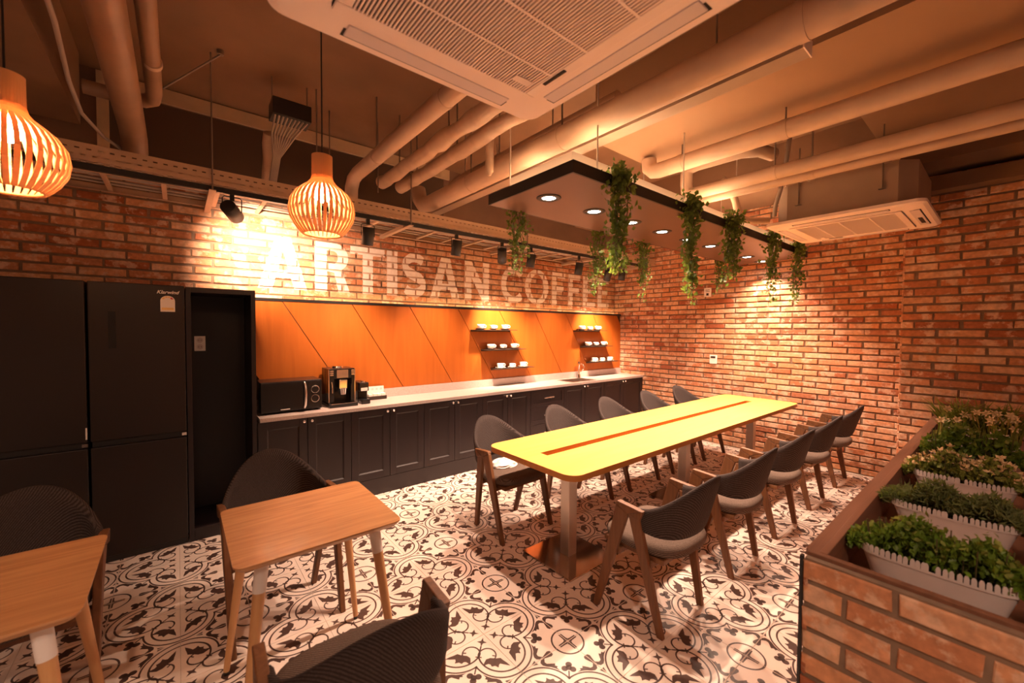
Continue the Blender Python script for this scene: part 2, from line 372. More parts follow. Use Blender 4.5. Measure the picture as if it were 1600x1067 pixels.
# centre the tile on its own origin so that it can be turned
tb.v = [(x - TS / 2, y - TS / 2, z) for x, y, z in tb.v]
tile_me = tb.mesh('tile', ['tilew', 'tiled'])
cand = []
for i in range(-17, 15):
    for j in range(-20, 3):
        cx, cy = TS * i + TS / 2, TS * j + TS / 2
        if cx > XW + .1: continue
        k = {(0, 0): 0, (1, 0): 1, (1, 1): 2, (0, 1): 3}[(i % 2, j % 2)]
        hid = cy > 0.62 or (cx > XP and cy < YP - .2)
        vis = inview((cx, cy, 0), 0.25) and not hid
        cand.append((0 if vis else 1, dist((cx, cy, 0)), cx, cy, k))
cand.sort()
rest = MB()
for n_, (hid, dd, cx, cy, k) in enumerate(cand):
    if n_ < 300 and not hid: ob('tile', tile_me, floor, (cx, cy, 0), k * PI / 2)
    else: rest.merge(tb, Matrix.Translation((cx, cy, 0)) @ Matrix.Rotation(k * PI / 2, 4, 'Z'))
part('tile_field', rest, ['tilew', 'tiled'], floor, kind='stuff')

# ---- brick walls ----------------------------------------------------------
BP, BH, BG = 0.265, 0.0688, 0.0175
def brick_mesh(L, seed):
    rr = random.Random(seed); h = (BH - 0.0165) / 2; l = L / 2; c = 0.0035
    j = lambda a=0.0022: rr.uniform(-a, a)
    outer = [(-l + j(), -h + j(.0012)), (l + j(), -h + j(.0012)), (l + j(), h + j(.0012)), (-l + j(), h + j(.0012))]
    mid = lambda a, b: ((a[0] + b[0]) / 2, (a[1] + b[1]) / 2 + j(.0018))
    o = [outer[0], mid(outer[0], outer[1]), outer[1], outer[2], mid(outer[2], outer[3]), outer[3]]
    vs = [(x, 0.014, z) for x, z in o] + [(x, c, z) for x, z in o] + [(x * (1 - c / l), 0 + j(.0008), z * (1 - c / h)) for x, z in o]
    fs = []
    for a in (0, 6):
        for i in range(6): fs.append((a + i, a + (i + 1) % 6, a + 6 + (i + 1) % 6, a + 6 + i))
    fs += [(12, 13, 16, 17), (13, 14, 15, 16)]
    m = MB(); m.add(vs, fs); return m
_bc = {}
def brick_get(L, v):
    key = (round(L, 2), v)
    if key not in _bc:
        mb_ = brick_mesh(key[0], hash(key) & 0xffff if False else int(key[0] * 1000) * 7 + v); _bc[key] = (mb_, mb_.mesh('brick', ['brick']))
    return _bc[key]
def lay(wall, u0, u1, z0, z1, place, rz, seed, limit=300, phase=0.0, vis=None, proud=0.0025):
    """place(u, z, out) -> world location of a brick centre on the face; returns the laid rectangles"""
    rr = random.Random(seed); todo = []; rects = []
    r0 = math.floor(z0 / BH); r1 = math.ceil(z1 / BH)
    for r in range(r0, r1):
        zc = (r + 0.5) * BH
        if zc - BH / 2 < z0 - 1e-4 or zc + BH / 2 > z1 + 1e-4: continue
        k = math.floor((u0 - phase) / BP) - 2; off = (r % 2) * BP / 2 + phase + rr.uniform(-.012, .012)
        while True:
            a = k * BP + off + rr.uniform(-.006, .006); b = a + BP - BG; k += 1
            if a > u1: break
            a = max(a, u0 + .001); b = min(b, u1 - .001)
            if b - a < 0.03: continue
            out = rr.uniform(-proud, proud)
            loc = place((a + b) / 2, zc + rr.uniform(-.0012, .0012), out)
            todo.append((0 if (vis is None or vis(loc)) else 1, dist(loc), loc, b - a, rr.randrange(5))); rects.append((a, b, zc - BH / 2 + .008, zc + BH / 2 - .008, out))
    todo.sort(key=lambda t: t[:2]); joined = MB()
    for n_, (h, d_, loc, L, v) in enumerate(todo):
        mbk, me = brick_get(L, v)
        if n_ < limit and not h: ob('brick', me, wall, loc, rz)
        else: joined.merge(mbk, Matrix.Translation(loc) @ Matrix.Rotation(rz, 4, 'Z'))
    if joined.v: part('brick_courses', joined, 'brick', wall, kind='stuff')
    return rects
MD = 0.012      # mortar sits this far behind the brick face
wall_back = struct('wall_back', MB().box(-5.2, XW + .12, YW + MD, YW + .2, 0, ZC), 'mortar', 'brick wall painted with the large white words ARTISAN COFFEE')
ROWTOP = math.floor(2.74 / BH) * BH
rects = lay(wall_back, -5.2, XW, 1.72, 2.76, lambda u, z, o: (u, YW + o, z), 0.0, 11, 300, 0.08, lambda p: inview(p, .05))
lay(wall_back, -5.2, -2.45, 0.0, 1.72, lambda u, z, o: (u, YW + o, z), 0.0, 13, 0, 0.08)
part('plaster_band', MB().box(-5.2, XW, YW - .004, YW + .05, 2.765, ZC), 'plaster', wall_back)
wall_right = struct('wall_right', MB().box(XW + MD, XW + .25, -5.2, YW + .2, 0, ZC), 'mortar', 'orange brick wall behind the end of the long table')
lay(wall_right, -YW, 2.75, 0.0, 3.40, lambda u, z, o: (XW + o, -u, z), -PI / 2, 23, 300, 0.03, lambda p: inview(p, .05) and p[2] < 2.75 and p[1] > -2.6 and not (p[1] > .56 and p[2] < .8))
wall_pier = struct('wall_pier', MB().box(XP + MD, XW + .1, -5.2, YP, 0, ZC), 'mortar', 'projecting brick pier at the far end of the planter')
lay(wall_pier, -YP, 5.0, 0.0, 3.0, lambda u, z, o: (XP + o, -u, z), -PI / 2, 31, 300, 0.12, lambda p: inview(p, .1) and p[2] > .75)
# return face of the pier towards the table
lay(wall_pier, XP, XW, 0.0, 3.0, lambda u, z, o: (u, YP + .010, z), PI, 37, 0, 0.0)

# ---- painted sign ---------------------------------------------------------
def G(*p): return list(p)
def ell(cx, cy, rx, ry, a0, a1, n): return [(cx + rx * math.cos(R(a0 + (a1 - a0) * i / n)), cy + ry * math.sin(R(a0 + (a1 - a0) * i / n))) for i in range(n + 1)]
def thick(pts, w):
    L = []; Rr = []; n = len(pts)
    for i, p in enumerate(pts):
        a = pts[max(i - 1, 0)]; b = pts[min(i + 1, n - 1)]; dx, dy = (b[0] - a[0]), (b[1] - a[1]); l = math.hypot(dx, dy) or 1
        ww = w[i] if isinstance(w, list) else w
        L.append((p[0] - dy / l * ww, p[1] + dx / l * ww)); Rr.append((p[0] + dy / l * ww, p[1] - dx / l * ww))
    return L + Rr[::-1]
GL = {
 'A': [[(0, 0), (.28, 0), (.35, .22), (.66, .22), (.73, 0), (1, 0), (.66, 1), (.36, 1)], [(.40, .37), (.61, .37), (.505, .74)]],
 'R': [[(0, 0), (0, 1), (.58, 1)] + ell(.60, .72, .36, .28, 90, -62, 12) + [(1.0, 0), (.66, 0), (.54, .40), (.34, .42), (.34, 0)], [(.34, .58), (.34, .84), (.50, .84)] + ell(.52, .71, .13, .13, 90, -90, 8)],
 'T': [[(0, 1), (1, 1), (1, .83), (.65, .83), (.65, 0), (.35, 0), (.35, .83), (0, .83)]],
 'I': [[(0, 0), (1, 0), (1, 1), (0, 1)]],
 'S': [thick(ell(.52, .715, .36, .20, 35, 200, 14) + [(.28, .56), (.50, .50), (.72, .43)] + ell(.48, .285, .36, .20, 22, -150, 14), [.11] * 15 + [.125, .13, .125] + [.11] * 15)],
 'N': [[(0, 0), (.27, 0), (.27, .58), (.72, 0), (1, 0), (1, 1), (.74, 1), (.74, .42), (.28, 1), (0, 1)]],
 'C': [thick(ell(.56, .5, .44, .42, 42, 318, 30), .105)],
 'O': [ell(.5, .5, .5, .515, 0, 360, 36)[:-1], ell(.5, .5, .27, .37, 0, 360, 32)[:-1]],
 'F': [[(0, 0), (.36, 0), (.36, .42), (.88, .42), (.88, .58), (.36, .58), (.36, .83), (1, .83), (1, 1), (0, 1)]],
 'E': [[(0, 0), (1, 0), (1, .17), (.36, .17), (.36, .43), (.88, .43), (.88, .58), (.36, .58), (.36, .83), (1, .83), (1, 1), (0, 1)]],
}
GL['C'] = [[(min(p[0], 1.0), p[1]) for p in GL['C'][0]]]
SIGN = [('A', -.93, -.523), ('R', -.455, -.125), ('T', -.12, .24), ('I', .265, .384), ('S', .425, .745), ('A', .782, 1.18), ('N', 1.254, 1.623), ('C', 1.815, 2.215), ('O', 2.234, 2.689), ('F', 2.76, 3.037), ('F', 3.107, 3.382), ('E', 3.442, 3.737), ('E', 3.801, 4.083)]
Z0S, Z1S = 1.915, 2.395
rs = random.Random(5)
for ch, xa, xb in SIGN:
    mb_ = MB(); st = 0.004; z = Z0S; ja = jb = 0.0
    while z < Z1S - 1e-6:
        zc = z + st / 2; yy = (zc - Z0S) / (Z1S - Z0S); xs = []
        for poly in GL[ch]:
            for i in range(len(poly)):
                (ax, ay), (bx, by) = poly[i], poly[(i + 1) % len(poly)]
                if (ay <= yy) != (by <= yy): xs.append(ax + (bx - ax) * (yy - ay) / (by - ay))
        xs = sorted(xa + x * (xb - xa) for x in xs)
        ja = ja * .8 + rs.uniform(-.0012, .0012); jb = jb * .8 + rs.uniform(-.0012, .0012)
        for q in range(0, len(xs) - 1, 2):
            s0, s1 = xs[q] + ja, xs[q + 1] + jb
            cov = []
            for a, b, za, zb, out in rects:
                if za <= zc <= zb and a < s1 and b > s0:
                    x0, x1 = max(a + .002, s0), min(b - .002, s1)
                    if x1 - x0 > .002:
                        y = YW + out - .0016
                        mb_.add([(x0, y, z), (x1, y, z), (x1, y, z + st), (x0, y, z + st)], [(0, 1, 2, 3)], 0)
            y = YW + MD - .0006
            mb_.add([(s0, y, z), (s1, y, z), (s1, y, z + st), (s0, y, z + st)], [(0, 1, 2, 3)], 1)
        z += st
    part('letter', mb_, ['paint', 'paint2'], wall_back, label='white painted letter ' + ch)

# ---- ceiling --------------------------------------------------------------
ceiling = struct('ceiling', MB().box(-5.2, XW + .2, -5.6, YW + .2, ZC, ZC + .15), 'slab', 'bare brown concrete ceiling slab')
struct('trim_1', MB().box(1.02, 1.74, -5.2, -1.09, 3.0, ZC), 'soffit', 'flat dropped ceiling box running beside the pipes')
struct('trim_2', MB().box(1.74, XW, -5.2, -2.48, 3.0, ZC), 'soffit', 'flat dropped ceiling board in front of the brick pier')
struct('trim_3', MB().box(-3.3, -1.99, -5.2, .95, 2.95, ZC), 'slab', 'wide concrete beam at the left of the ceiling')
struct('trim_4', MB().box(3.2, XW, -2.48, YW, 3.12, ZC), 'slab', 'concrete beam over the right brick wall')
struct('trim_5', MB().box(3.22, XP + .01, -5.2, -2.57, 2.69, 2.80), 'slab', 'low brown beam running along the top of the brick pier')
struct('trim_6', MB().box(2.92, XP + .01, -5.2, -2.57, 2.84, 2.999), 'slab', 'upper brown beam above the brick pier')
win = struct('window_1', MB().box(-1.86, .95, YW - .012, YW + .02, 2.78, 3.30), 'blind', 'dark high window strip above the cable tray')
fr_ = MB().box(-1.925, 1.02, YW - .03, YW + .03, 3.31, 3.42).box(-1.925, -1.86, YW - .03, YW + .03, 2.78, 3.31)
part('window_frame', fr_, 'cream', win)

# ================================================================== FURNITURE
# ---- long table -----------------------------------------------------------
TX0, TX1, TY0, TY1, TZ = 0.175, 3.93, -1.665, -0.855, 0.746
GX0, GX1, GY0, GY1 = 0.345, 3.62, -1.292, -1.222
t = thing('meeting_table', 'long pale wooden table with a slot down the middle on steel pedestals', 'table', (2.05, -1.26, 0))
ox, oy = 2.05, -1.26
tt = MB()
def ring_face(mb, outer, inner, z, mi, flip=False):
    # outer polygon with a rectangular hole, split in two halves along y = middle
    ym = (inner[2] + inner[3]) / 2
    x0, x1, y0, y1 = inner
    lo = [p for p in outer if p[1] <= ym]; hi = [p for p in outer if p[1] > ym]
    lo_r = sorted([p for p in lo], key=lambda p: math.atan2(p[1] - ym, p[0] - (x0 + x1) / 2))
    hi_r = sorted([p for p in hi], key=lambda p: math.atan2(p[1] - ym, p[0] - (x0 + x1) / 2))
    xl = min(p[0] for p in outer); xr = max(p[0] for p in outer)
    A = [(xl, ym)] + lo_r + [(xr, ym), (x1, ym), (x1, y0), (x0, y0), (x0, ym)]
    B = [(xr, ym)] + hi_r + [(xl, ym), (x0, ym), (x0, y1), (x1, y1), (x1, ym)]
    for P in (A, B):
        idx = tuple(range(len(P)))
        mb.add([(x, y, z) for x, y in P], [idx[::-1] if flip else idx], mi)
out = [(x - ox, y - oy) for x, y in rrect(TX0, TX1, TY0, TY1, 0.085, 8)]
inn = (GX0 - ox, GX1 - ox, GY0 - oy, GY1 - oy)
ring_face(tt, out, inn, TZ, 0); ring_face(tt, out, inn, TZ - .036, 1, True)
n = len(out)
tt.add([(x, y, TZ - .036) for x, y in out] + [(x, y, TZ) for x, y in out], [(i, (i + 1) % n, n + (i + 1) % n, n + i) for i in range(n)], 1)
part('tabletop', tt, ['tabletop', 'tableedge'], t)
tr = MB(); x0, x1, y0, y1 = inn; dz = TZ - .03
for a, b in (((x0, y0), (x1, y0)), ((x1, y0), (x1, y1)), ((x1, y1), (x0, y1)), ((x0, y1), (x0, y0))):
    tr.add([(*b, TZ - .0005), (*a, TZ - .0005), (*a, dz), (*b, dz)], [(0, 1, 2, 3)], 0)
tr.add([(x0, y0, dz), (x1, y0, dz), (x1, y1, dz), (x0, y1, dz)], [(0, 1, 2, 3)], 0)
tr.box(x0 - .02, x1 + .02, y0 - .012, y1 + .012, TZ - .062, TZ - .0365, 0)
part('cable_trough', tr, 'tableedge', t)
for lx in (.585, 2.15, 3.68):
    p = part('pedestal', MB().box(-.04, .04, -.04, .04, .012, TZ - .05), 'acrylic', t, (lx - ox, 0, 0), bevel=.004)
    part('base_plate', MB().box(-.225, .225, -.225, .225, 0.0, .012), 'plate', p, bevel=.002)
    part('mounting_plate', MB().box(-.16, .16, -.16, .16, TZ - .0475, TZ - .0365), 'black', p)
# ---- chairs ---------------------------------------------------------------
def make_chair():
    c = thing('armchair', 'x', 'chair')
    for s in (-1, 1):
        # A frame: front leg, rear leg and arm cap each of their own
        ap = Vector((s * .262, -.03, .648))
        f = MB()
        def plank(mb, q, x_top, x_bot, th=.028):
            # q: four (y, z) corners; x leans with height
            vs = []
            for dx in (-th / 2, th / 2):
                for y, z in q:
                    k = z / .65; vs.append((s * (x_bot + (x_top - x_bot) * k) + dx, y, z))
            mb.add(vs, [(0, 1, 2, 3), (7, 6, 5, 4), (0, 4, 5, 1), (1, 5, 6, 2), (2, 6, 7, 3), (3, 7, 4, 0)])
        plank(f, [(.168, 0), (.202, 0), (.045, .635), (-.028, .600)], .262, .250)
        part('leg', f, 'walnut', c, bevel=.005)
        r = MB(); plank(r, [(-.172, 0), (-.206, 0), (-.095, .600), (-.028, .600)], .262, .205)
        part('leg', r, 'walnut', c, bevel=.005)
        a = MB(); plank(a, [(-.028, .600), (.045, .635), (.036, .652), (-.120, .640)], .262, .255, .032)
        a.add([(s * .262 - .016, -.028, .600), (s * .262 + .016, -.028, .600), (s * .262 + .016, -.120, .640), (s * .262 - .016, -.120, .640), (s * .262 - .016, -.098, .585), (s * .262 + .016, -.098, .585)], [(0, 1, 5, 4), (4, 5, 2, 3), (0, 4, 3), (1, 2, 5)])
        part('armrest', a, 'walnut', c, bevel=.004)
    # upholstered shell wrapping round the back
    sh = MB(); NA, NZ = 28, 8
    def srf(ph, k, off):
        cs = math.cos(ph); sn = math.sin(ph)
        top = .640 + .185 * max(cs, 0) ** 2.1; bot = .505 + .035 * (1 - max(cs, 0)) ** 2
        z = bot + (top - bot) * k
        lean = .085 * (z - .50) / .3 * max(cs, 0)
        return ((.250 + off) * math.copysign(abs(sn) ** .92, sn), -.055 - (.205 + off) * max(cs, 0) ** .85 - lean, z)
    grid = {}
    for side, off in (('o', .012), ('i', -.016)):
        for i in range(NA + 1):
            ph = R(-90 + 180 * i / NA)
            for j in range(NZ + 1):
                k = j / NZ; e = off * (1 if 0 < j < NZ else .45)
                grid[(side, i, j)] = len(sh.v) + len([1]) - 1 + 0
                sh.v.append(srf(ph, k if 0 < j < NZ else (0.0 if j == 0 else 1.0), e))
    def fc(*ids): sh.f.append(tuple(ids)); sh.m.append(0); sh.sm.append(True)
    gid = lambda s_, i, j: (0 if s_ == 'o' else (NA + 1) * (NZ + 1)) + i * (NZ + 1) + j
    for i in range(NA):
        for j in range(NZ):
            fc(gid('o', i, j), gid('o', i + 1, j), gid('o', i + 1, j + 1), gid('o', i, j + 1))
            fc(gid('i', i, j), gid('i', i, j + 1), gid('i', i + 1, j + 1), gid('i', i + 1, j))
        fc(gid('o', i, NZ), gid('o', i + 1, NZ), gid('i', i + 1, NZ), gid('i', i, NZ))
        fc(gid('o', i, 0), gid('i', i, 0), gid('i', i + 1, 0), gid('o', i + 1, 0))
    for i in (0, NA):
        for j in range(NZ):
            q = (gid('o', i, j), gid('o', i, j + 1), gid('i', i, j + 1), gid('i', i, j)); fc(*(q if i == 0 else q[::-1]))
    part('backrest', sh, 'fab', c)
    # seat cushion
    se = MB(); prof = [(0, .402), (.90, .402), (.985, .415), (1.0, .438), (.97, .458), (.86, .468), (0, .474)]
    N = 40; vs = []; 
    def sx(th, k):
        cx, sy_ = math.cos(th), math.sin(th); e = .62
        x = .245 * math.copysign(abs(cx) ** e, cx); y = -.03 + .235 * math.copysign(abs(sy_) ** e, sy_)
        return x * k * (1.0 - .06 * (y < -.1)), -.03 + (y + .03) * k
    for k, z in prof[1:-1]:
        for i in range(N): x, y = sx(2 * PI * i / N, k); vs.append((x, y, z))
    nr = len(prof) - 2; fs = []
    for a_ in range(nr - 1):
        for i in range(N): fs.append((a_ * N + i, a_ * N + (i + 1) % N, (a_ + 1) * N + (i + 1) % N, (a_ + 1) * N + i))
    vs += [(0, -.03, prof[0][1]), (0, -.03, prof[-1][1])]
    for i in range(N): fs.append((nr * N, (i + 1) % N, i)); fs.append((nr * N + 1, (nr - 1) * N + i, (nr - 1) * N + (i + 1) % N))
    se.add(vs, fs, 0, True); part('seat', se, 'tan', c)
    fr = MB().box(-.215, .215, -.20, .165, .376, .404).box(-.250, .250, .035, .075, .350, .385).box(-.235, .235, -.150, -.110, .350, .385)
    part('seat_frame', fr, 'walnut', c, bevel=.006)
    return c
ch0 = make_chair()
order = ['nearest the front', 'second from the front', 'third along', 'fourth along', 'at the brick wall']
used = False
def put(x, y, rz, label, group):
    global used
    if not used: used = True; ch0.location = (x, y, 0); ch0.rotation_euler = (0, 0, rz); ch0['label'] = label; ch0['group'] = group; return ch0
    return dup(ch0, (x, y, 0), rz, label, group)
for i, x in enumerate((.585, 1.385, 2.165, 2.955, 3.765)):
    put(x, -1.895, R((0, 1.5, -1, 0.5, 1)[i]), 'grey armchair on the planter side of the long table, ' + order[i], 'armchairs along the planter side')
for i, x in enumerate((.545, 1.335, 2.12, 2.90, 3.63)):
    put(x, -.690, PI + R((2, -1, 0, 1, -1)[i]), 'grey armchair on the counter side of the long table, ' + order[i], 'armchairs along the counter side')
put(-1.065, -.70, PI + R(2), 'dark grey armchair between the small oak table and the tall cabinet', 'armchairs at the small tables')
put(-2.02, -.70, PI - R(1), 'dark armchair in front of the fridges at the left edge', 'armchairs at the small tables')
put(-1.062, -1.865, R(-2), 'grey armchair with its back to the viewer at the bottom of the picture', 'armchairs at the small tables')
# ---- small oak tables -----------------------------------------------------
def small_table(cx, cy, label):
    t = thing('cafe_table', label, 'table', (cx, cy, 0), 0, 'small oak tables')
    P = rrect(-.30, .30, -.29, .29, .035, 5); m = MB()
    P2 = rrect(-.285, .285, -.275, .275, .03, 5); n = len(P)
    vs = [(x, y, .742) for x, y in P] + [(x, y, .736) for x, y in P] + [(x, y, .718) for x, y in P2]
    m.add(vs, [tuple(range(n))], 0); m.add(vs, [(n + i, n + (i + 1) % n, (i + 1) % n, i) for i in range(n)] + [(2 * n + i, 2 * n + (i + 1) % n, n + (i + 1) % n, n + i) for i in range(n)] + [tuple(range(3 * n - 1, 2 * n - 1, -1))], 0)
    part('tabletop', m, 'oak', t)
    for sx in (-1, 1):
        for sy in (-1, 1):
            a = Vector((sx * .205, sy * .205, .718)); b = Vector((sx * .285, sy * .275, .018))
            k = .115 / .70; q = a + (b - a) * k
            l = part('leg', MB().cyl(q, b, .021, .0125, 20), 'beech', t)
            part('leg_collar', MB().cyl(a, q, .0235, .0225, 20), 'white', l)
            part('foot', MB().cyl(b + Vector((0, 0, -.018)), b, .010, .011, 12), 'black', l)
    return t
small_table(-1.056, -1.252, 'small square oak cafe table with white leg collars nearest the middle')
small_table(-2.012, -1.218, 'small square oak cafe table cut off by the left edge of the picture')

# ================================================================== KITCHEN
CF = 0.555       # cabinet front
xs = [-1.015, -.656, -.298, .060, .418, .774, 1.134, 1.494, 1.853]
ord_ = ['below the microwave', 'below the coffee machine', 'fourth from the sink', 'next to the drawer stack']
def knob(parent, x, z):
    part('knob', MB().lathe([(0.0, -.030), (.009, -.029), (.012, -.024), (.011, -.018), (.005, -.012), (.005, 0)], 12), 'knob', parent, (x, 0, z)).rotation_euler = (R(-90), 0, 0)
def door(parent, x0, x1, z0, z1, kx):
    g = .0022; m = MB(); w_ = .062
    x0 += g; x1 -= g
    d = part('door', MB().box(x0, x0 + w_, 0, .02, z0, z1).box(x1 - w_, x1, 0, .02, z0, z1).box(x0 + w_, x1 - w_, 0, .02, z0, z0 + w_).box(x0 + w_, x1 - w_, 0, .02, z1 - w_, z1), 'cab', parent, (0, 0, 0), bevel=.0015)
    part('door_panel', MB().box(x0 + w_, x1 - w_, .009, .018, z0 + w_, z1 - w_), 'cab', d)
    mo = MB(); a0, a1, b0, b1 = x0 + w_, x1 - w_, z0 + w_, z1 - w_; k = .010
    mo.add([(a0, 0.0005, b0), (a1, 0.0005, b0), (a1, .0005, b1), (a0, .0005, b1), (a0 + k, .009, b0 + k), (a1 - k, .009, b0 + k), (a1 - k, .009, b1 - k), (a0 + k, .009, b1 - k)], [(0, 1, 5, 4), (1, 2, 6, 5), (2, 3, 7, 6), (3, 0, 4, 7)])
    part('moulding', mo, 'cab', d)
    if kx is not None: knob(d, kx, z1 - .026)
    return d
def cabinet(x0, x1, label):
    c = thing('base_cabinet', label, 'cabinet', ((x0 + x1) / 2, CF, 0), 0, 'dark base cabinets under the counter')
    h = (x1 - x0) / 2
    m = MB().box(-h, -h + .018, .021, .43, .0, .806).box(h - .018, h, .021, .43, 0, .806).box(-h + .018, h - .018, .021, .43, .10, .118).box(-h + .018, h - .018, .41, .43, .118, .806)
    part('carcass', m, 'cab', c)
    part('plinth', MB().box(-h, h, 0.002, .0205, 0, .153), 'cab', c)
    return c, h
for i in range(4):
    a, b, e = xs[2 * i], xs[2 * i + 1], xs[2 * i + 2]
    c, h = cabinet(a, e, 'dark two door base cabinet ' + ['below the microwave', 'below the coffee machine, second from the left', 'third from the left, below the bare counter', 'directly left of the drawer stack'][i])
    mx = b - (a + e) / 2
    door(c, -h, mx, .157, .804, mx - .030); door(c, mx, h, .157, .804, mx + .030)
c, h = cabinet(1.853, 2.442, 'dark drawer stack with three bar handles')
zs = [.157, .372, .588, .804]
for k in range(3):
    z0, z1 = zs[k] + .002, zs[k + 1] - .002; w_ = .042
    d = part('drawer', MB().box(-h + .002, -h + w_, 0, .02, z0, z1).box(h - w_, h - .002, 0, .02, z0, z1).box(-h + w_, h - w_, 0, .02, z0, z0 + w_).box(-h + w_, h - w_, 0, .02, z1 - w_, z1), 'cab', c, bevel=.0015)
    part('drawer_panel', MB().box(-h + w_, h - w_, .008, .018, z0 + w_, z1 - w_), 'cab', d)
    zc = (z0 + z1) / 2
    part('handle', MB().box(-.085, .085, -.030, -.022, zc - .007, zc + .007).box(-.080, -.068, -.023, .008, zc - .005, zc + .005).box(.068, .080, -.023, .008, zc - .005, zc + .005), 'knob', d, bevel=.002)
for a, b, e, lab in ((2.442, 2.86, 3.28, 'dark two door base cabinet below the sink'), (3.28, 3.74, 4.245, 'dark two door base cabinet in the corner by the brick wall')):
    c, h = cabinet(a, e, lab); mx = b - (a + e) / 2
    door(c, -h, mx, .157, .804, mx - .030); door(c, mx, h, .157, .804, mx + .030)
# ---- worktop with the sink cut out ---------------------------------------
SX0, SX1, SY0, SY1 = 2.66, 3.14, .60, .885
PYU = YW - .13; wt = MB(); z0, z1 = .808, .838; f0 = CF - .012; bk = YW - .11
wt.box(-1.0, SX0, f0, bk, z0, z1).box(SX1, XW - .004, f0, bk, z0, z1).box(SX0, SX1, f0, SY0, z0, z1).box(SX0, SX1, SY1, bk, z0, z1)
t = thing('countertop', 'long pale grey speckled stone worktop over the dark cabinets', 'countertop', (0, 0, 0))
part('worktop', wt, 'granite', t)
tag(part('stone_upstand', MB().box(-1.0, XW - .004, PYU - .02, PYU - .0005, z1 + .0003, .925), 'granite', None, bevel=.001), 'low grey stone upstand between the worktop and the orange panelling', 'upstand')
s = thing('sink', 'rectangular steel sink set into the stone worktop', 'sink', (2.90, .7425, .838))
b = MB(); ax, ay = .222, .130; dp = -.17
o_ = rrect(-.255, .255, -.156, .156, .02, 4); i_ = rrect(-ax, ax, -ay, ay, .03, 4); n = len(o_)
vs = [(x, y, .003) for x, y in o_] + [(x, y, .003) for x, y in i_] + [(x * .96, y * .95, dp) for x, y in i_] + [(x, y, .0005) for x, y in o_]
b.add(vs, [(i, (i + 1) % n, n + (i + 1) % n, n + i) for i in range(n)] + [(n + i, n + (i + 1) % n, 2 * n + (i + 1) % n, 2 * n + i) for i in range(n)] + [tuple(range(2 * n, 3 * n))] + [(3 * n + i, 3 * n + (i + 1) % n, (i + 1) % n, i) for i in range(n)], 0, False)
part('basin', b, 'sink', s); part('drain', MB().cyl((0, 0, dp), (0, 0, dp + .006), .045, .04, 20), 'chrome', s)
f = thing('tap', 'chrome mixer tap behind the sink', 'tap', (3.16, .940, .838))
part('tap_body', MB().cyl((0, 0, 0), (0, 0, .05), .030, .024, 20).cyl((0, 0, .05), (0, 0, .13), .017, .015, 16), 'chrome', f)
part('spout', MB().tube([(0, 0, .12), (0, -.005, .17), (-.01, -.03, .205), (-.02, -.08, .21), (-.025, -.115, .19), (-.026, -.125, .165)], .011, 12), 'chrome', f)
part('lever', MB().tube([(.012, 0, .075), (.05, -.012, .095), (.085, -.02, .125)], .007, 10).cyl((0, 0, .205), (0, 0, .245), .022, .018, 16), 'chrome', f)
# ---- orange wood splash panel in slanted boards ---------------------------
PY = YW - .13; ZB, ZT = .926, 1.792; SL = .62
wp = thing('wood_panelling', 'orange wood wall panelling with slanted grooves above the counter', 'panelling', (0, PY, ZB))
part('backing', MB().box(-1.0, XW - .004, .012, .10, 0, ZT - ZB - .004), 'groove', wp)
def slant(x, z): return x + SL * (ZT - z)
seams = [-.759 + .6135 * i for i in range(-1, 9)]
for a, b in zip(seams[:-1], seams[1:]):
    gq = .0035
    poly = [(slant(a + gq, ZB), ZB), (slant(b - gq, ZB), ZB), (slant(b - gq, ZT), ZT), (slant(a + gq, ZT), ZT)]
    for lim, sg in ((-1.0, 1), (XW - .004, -1)):
        o2 = []
        for i in range(len(poly)):
            p, q = poly[i], poly[(i + 1) % len(poly)]
            ip = sg * (p[0] - lim) >= 0; iq = sg * (q[0] - lim) >= 0
            if ip: o2.append(p)
            if ip != iq: t_ = (lim - p[0]) / (q[0] - p[0]); o2.append((lim, p[1] + t_ * (q[1] - p[1])))
        poly = o2
        if len(poly) < 3: break
    if len(poly) < 3: continue
    m = MB(); n = len(poly)
    vs = [(x, 0, z - ZB) for x, z in poly] + [(x, .012, z - ZB) for x, z in poly]
    m.add(vs, [tuple(range(n)), tuple(range(2 * n - 1, n - 1, -1))] + [(i, n + i, n + (i + 1) % n, (i + 1) % n) for i in range(n)])
    part('board', m, 'panelwood', wp, bevel=.0015)
part('top_cap', MB().box(-1.0, XW - .004, -.004, .1265, ZT - ZB, ZT - ZB + .012).box(-1.0, XW - .004, -.004, .004, ZT - ZB + .012, ZT - ZB + .026), 'black', wp)
st = MB().box(-.98, XW - .03, .075, .090, ZT - ZB + .0125, ZT - ZB + .020)
part('led_strip', st, 'led', wp)
# ---- cup shelves, cups and saucers ----------------------------------------
def cup_mesh(r, h):
    m = MB(); m.lathe([(0.0, .004), (r * .55, .004), (r * .60, 0), (r * .66, .003), (r * .86, h * .35), (r * .97, h * .7), (r, h), (r * .95, h), (r * .90, h * .7), (r * .78, h * .3), (r * .5, h * .12), (0, h * .1)], 24)
    return m
def cup(x, y, z, r, h, ang, label, group):
    t = thing('coffee_cup', label, 'cup', (x, y, z), ang, group)
    part('cup_body', cup_mesh(r, h), 'cup', t)
    part('handle', MB().tube([(r * .93, 0, h * .82), (r * 1.25, 0, h * .85), (r * 1.42, 0, h * .62), (r * 1.28, 0, h * .36), (r * .86, 0, h * .28)], .0045, 8), 'cup', t)
def saucer(x, y, z, r, mt, label, group):
    o = part('saucer', MB().lathe([(0, .002), (r * .5, .002), (r * .55, 0), (r * .62, .003), (r, .013), (r * .99, .016), (r * .6, .007), (0, .006)], 24), mt, None, (x, y, z))
    tag(o, label, 'saucer', group)
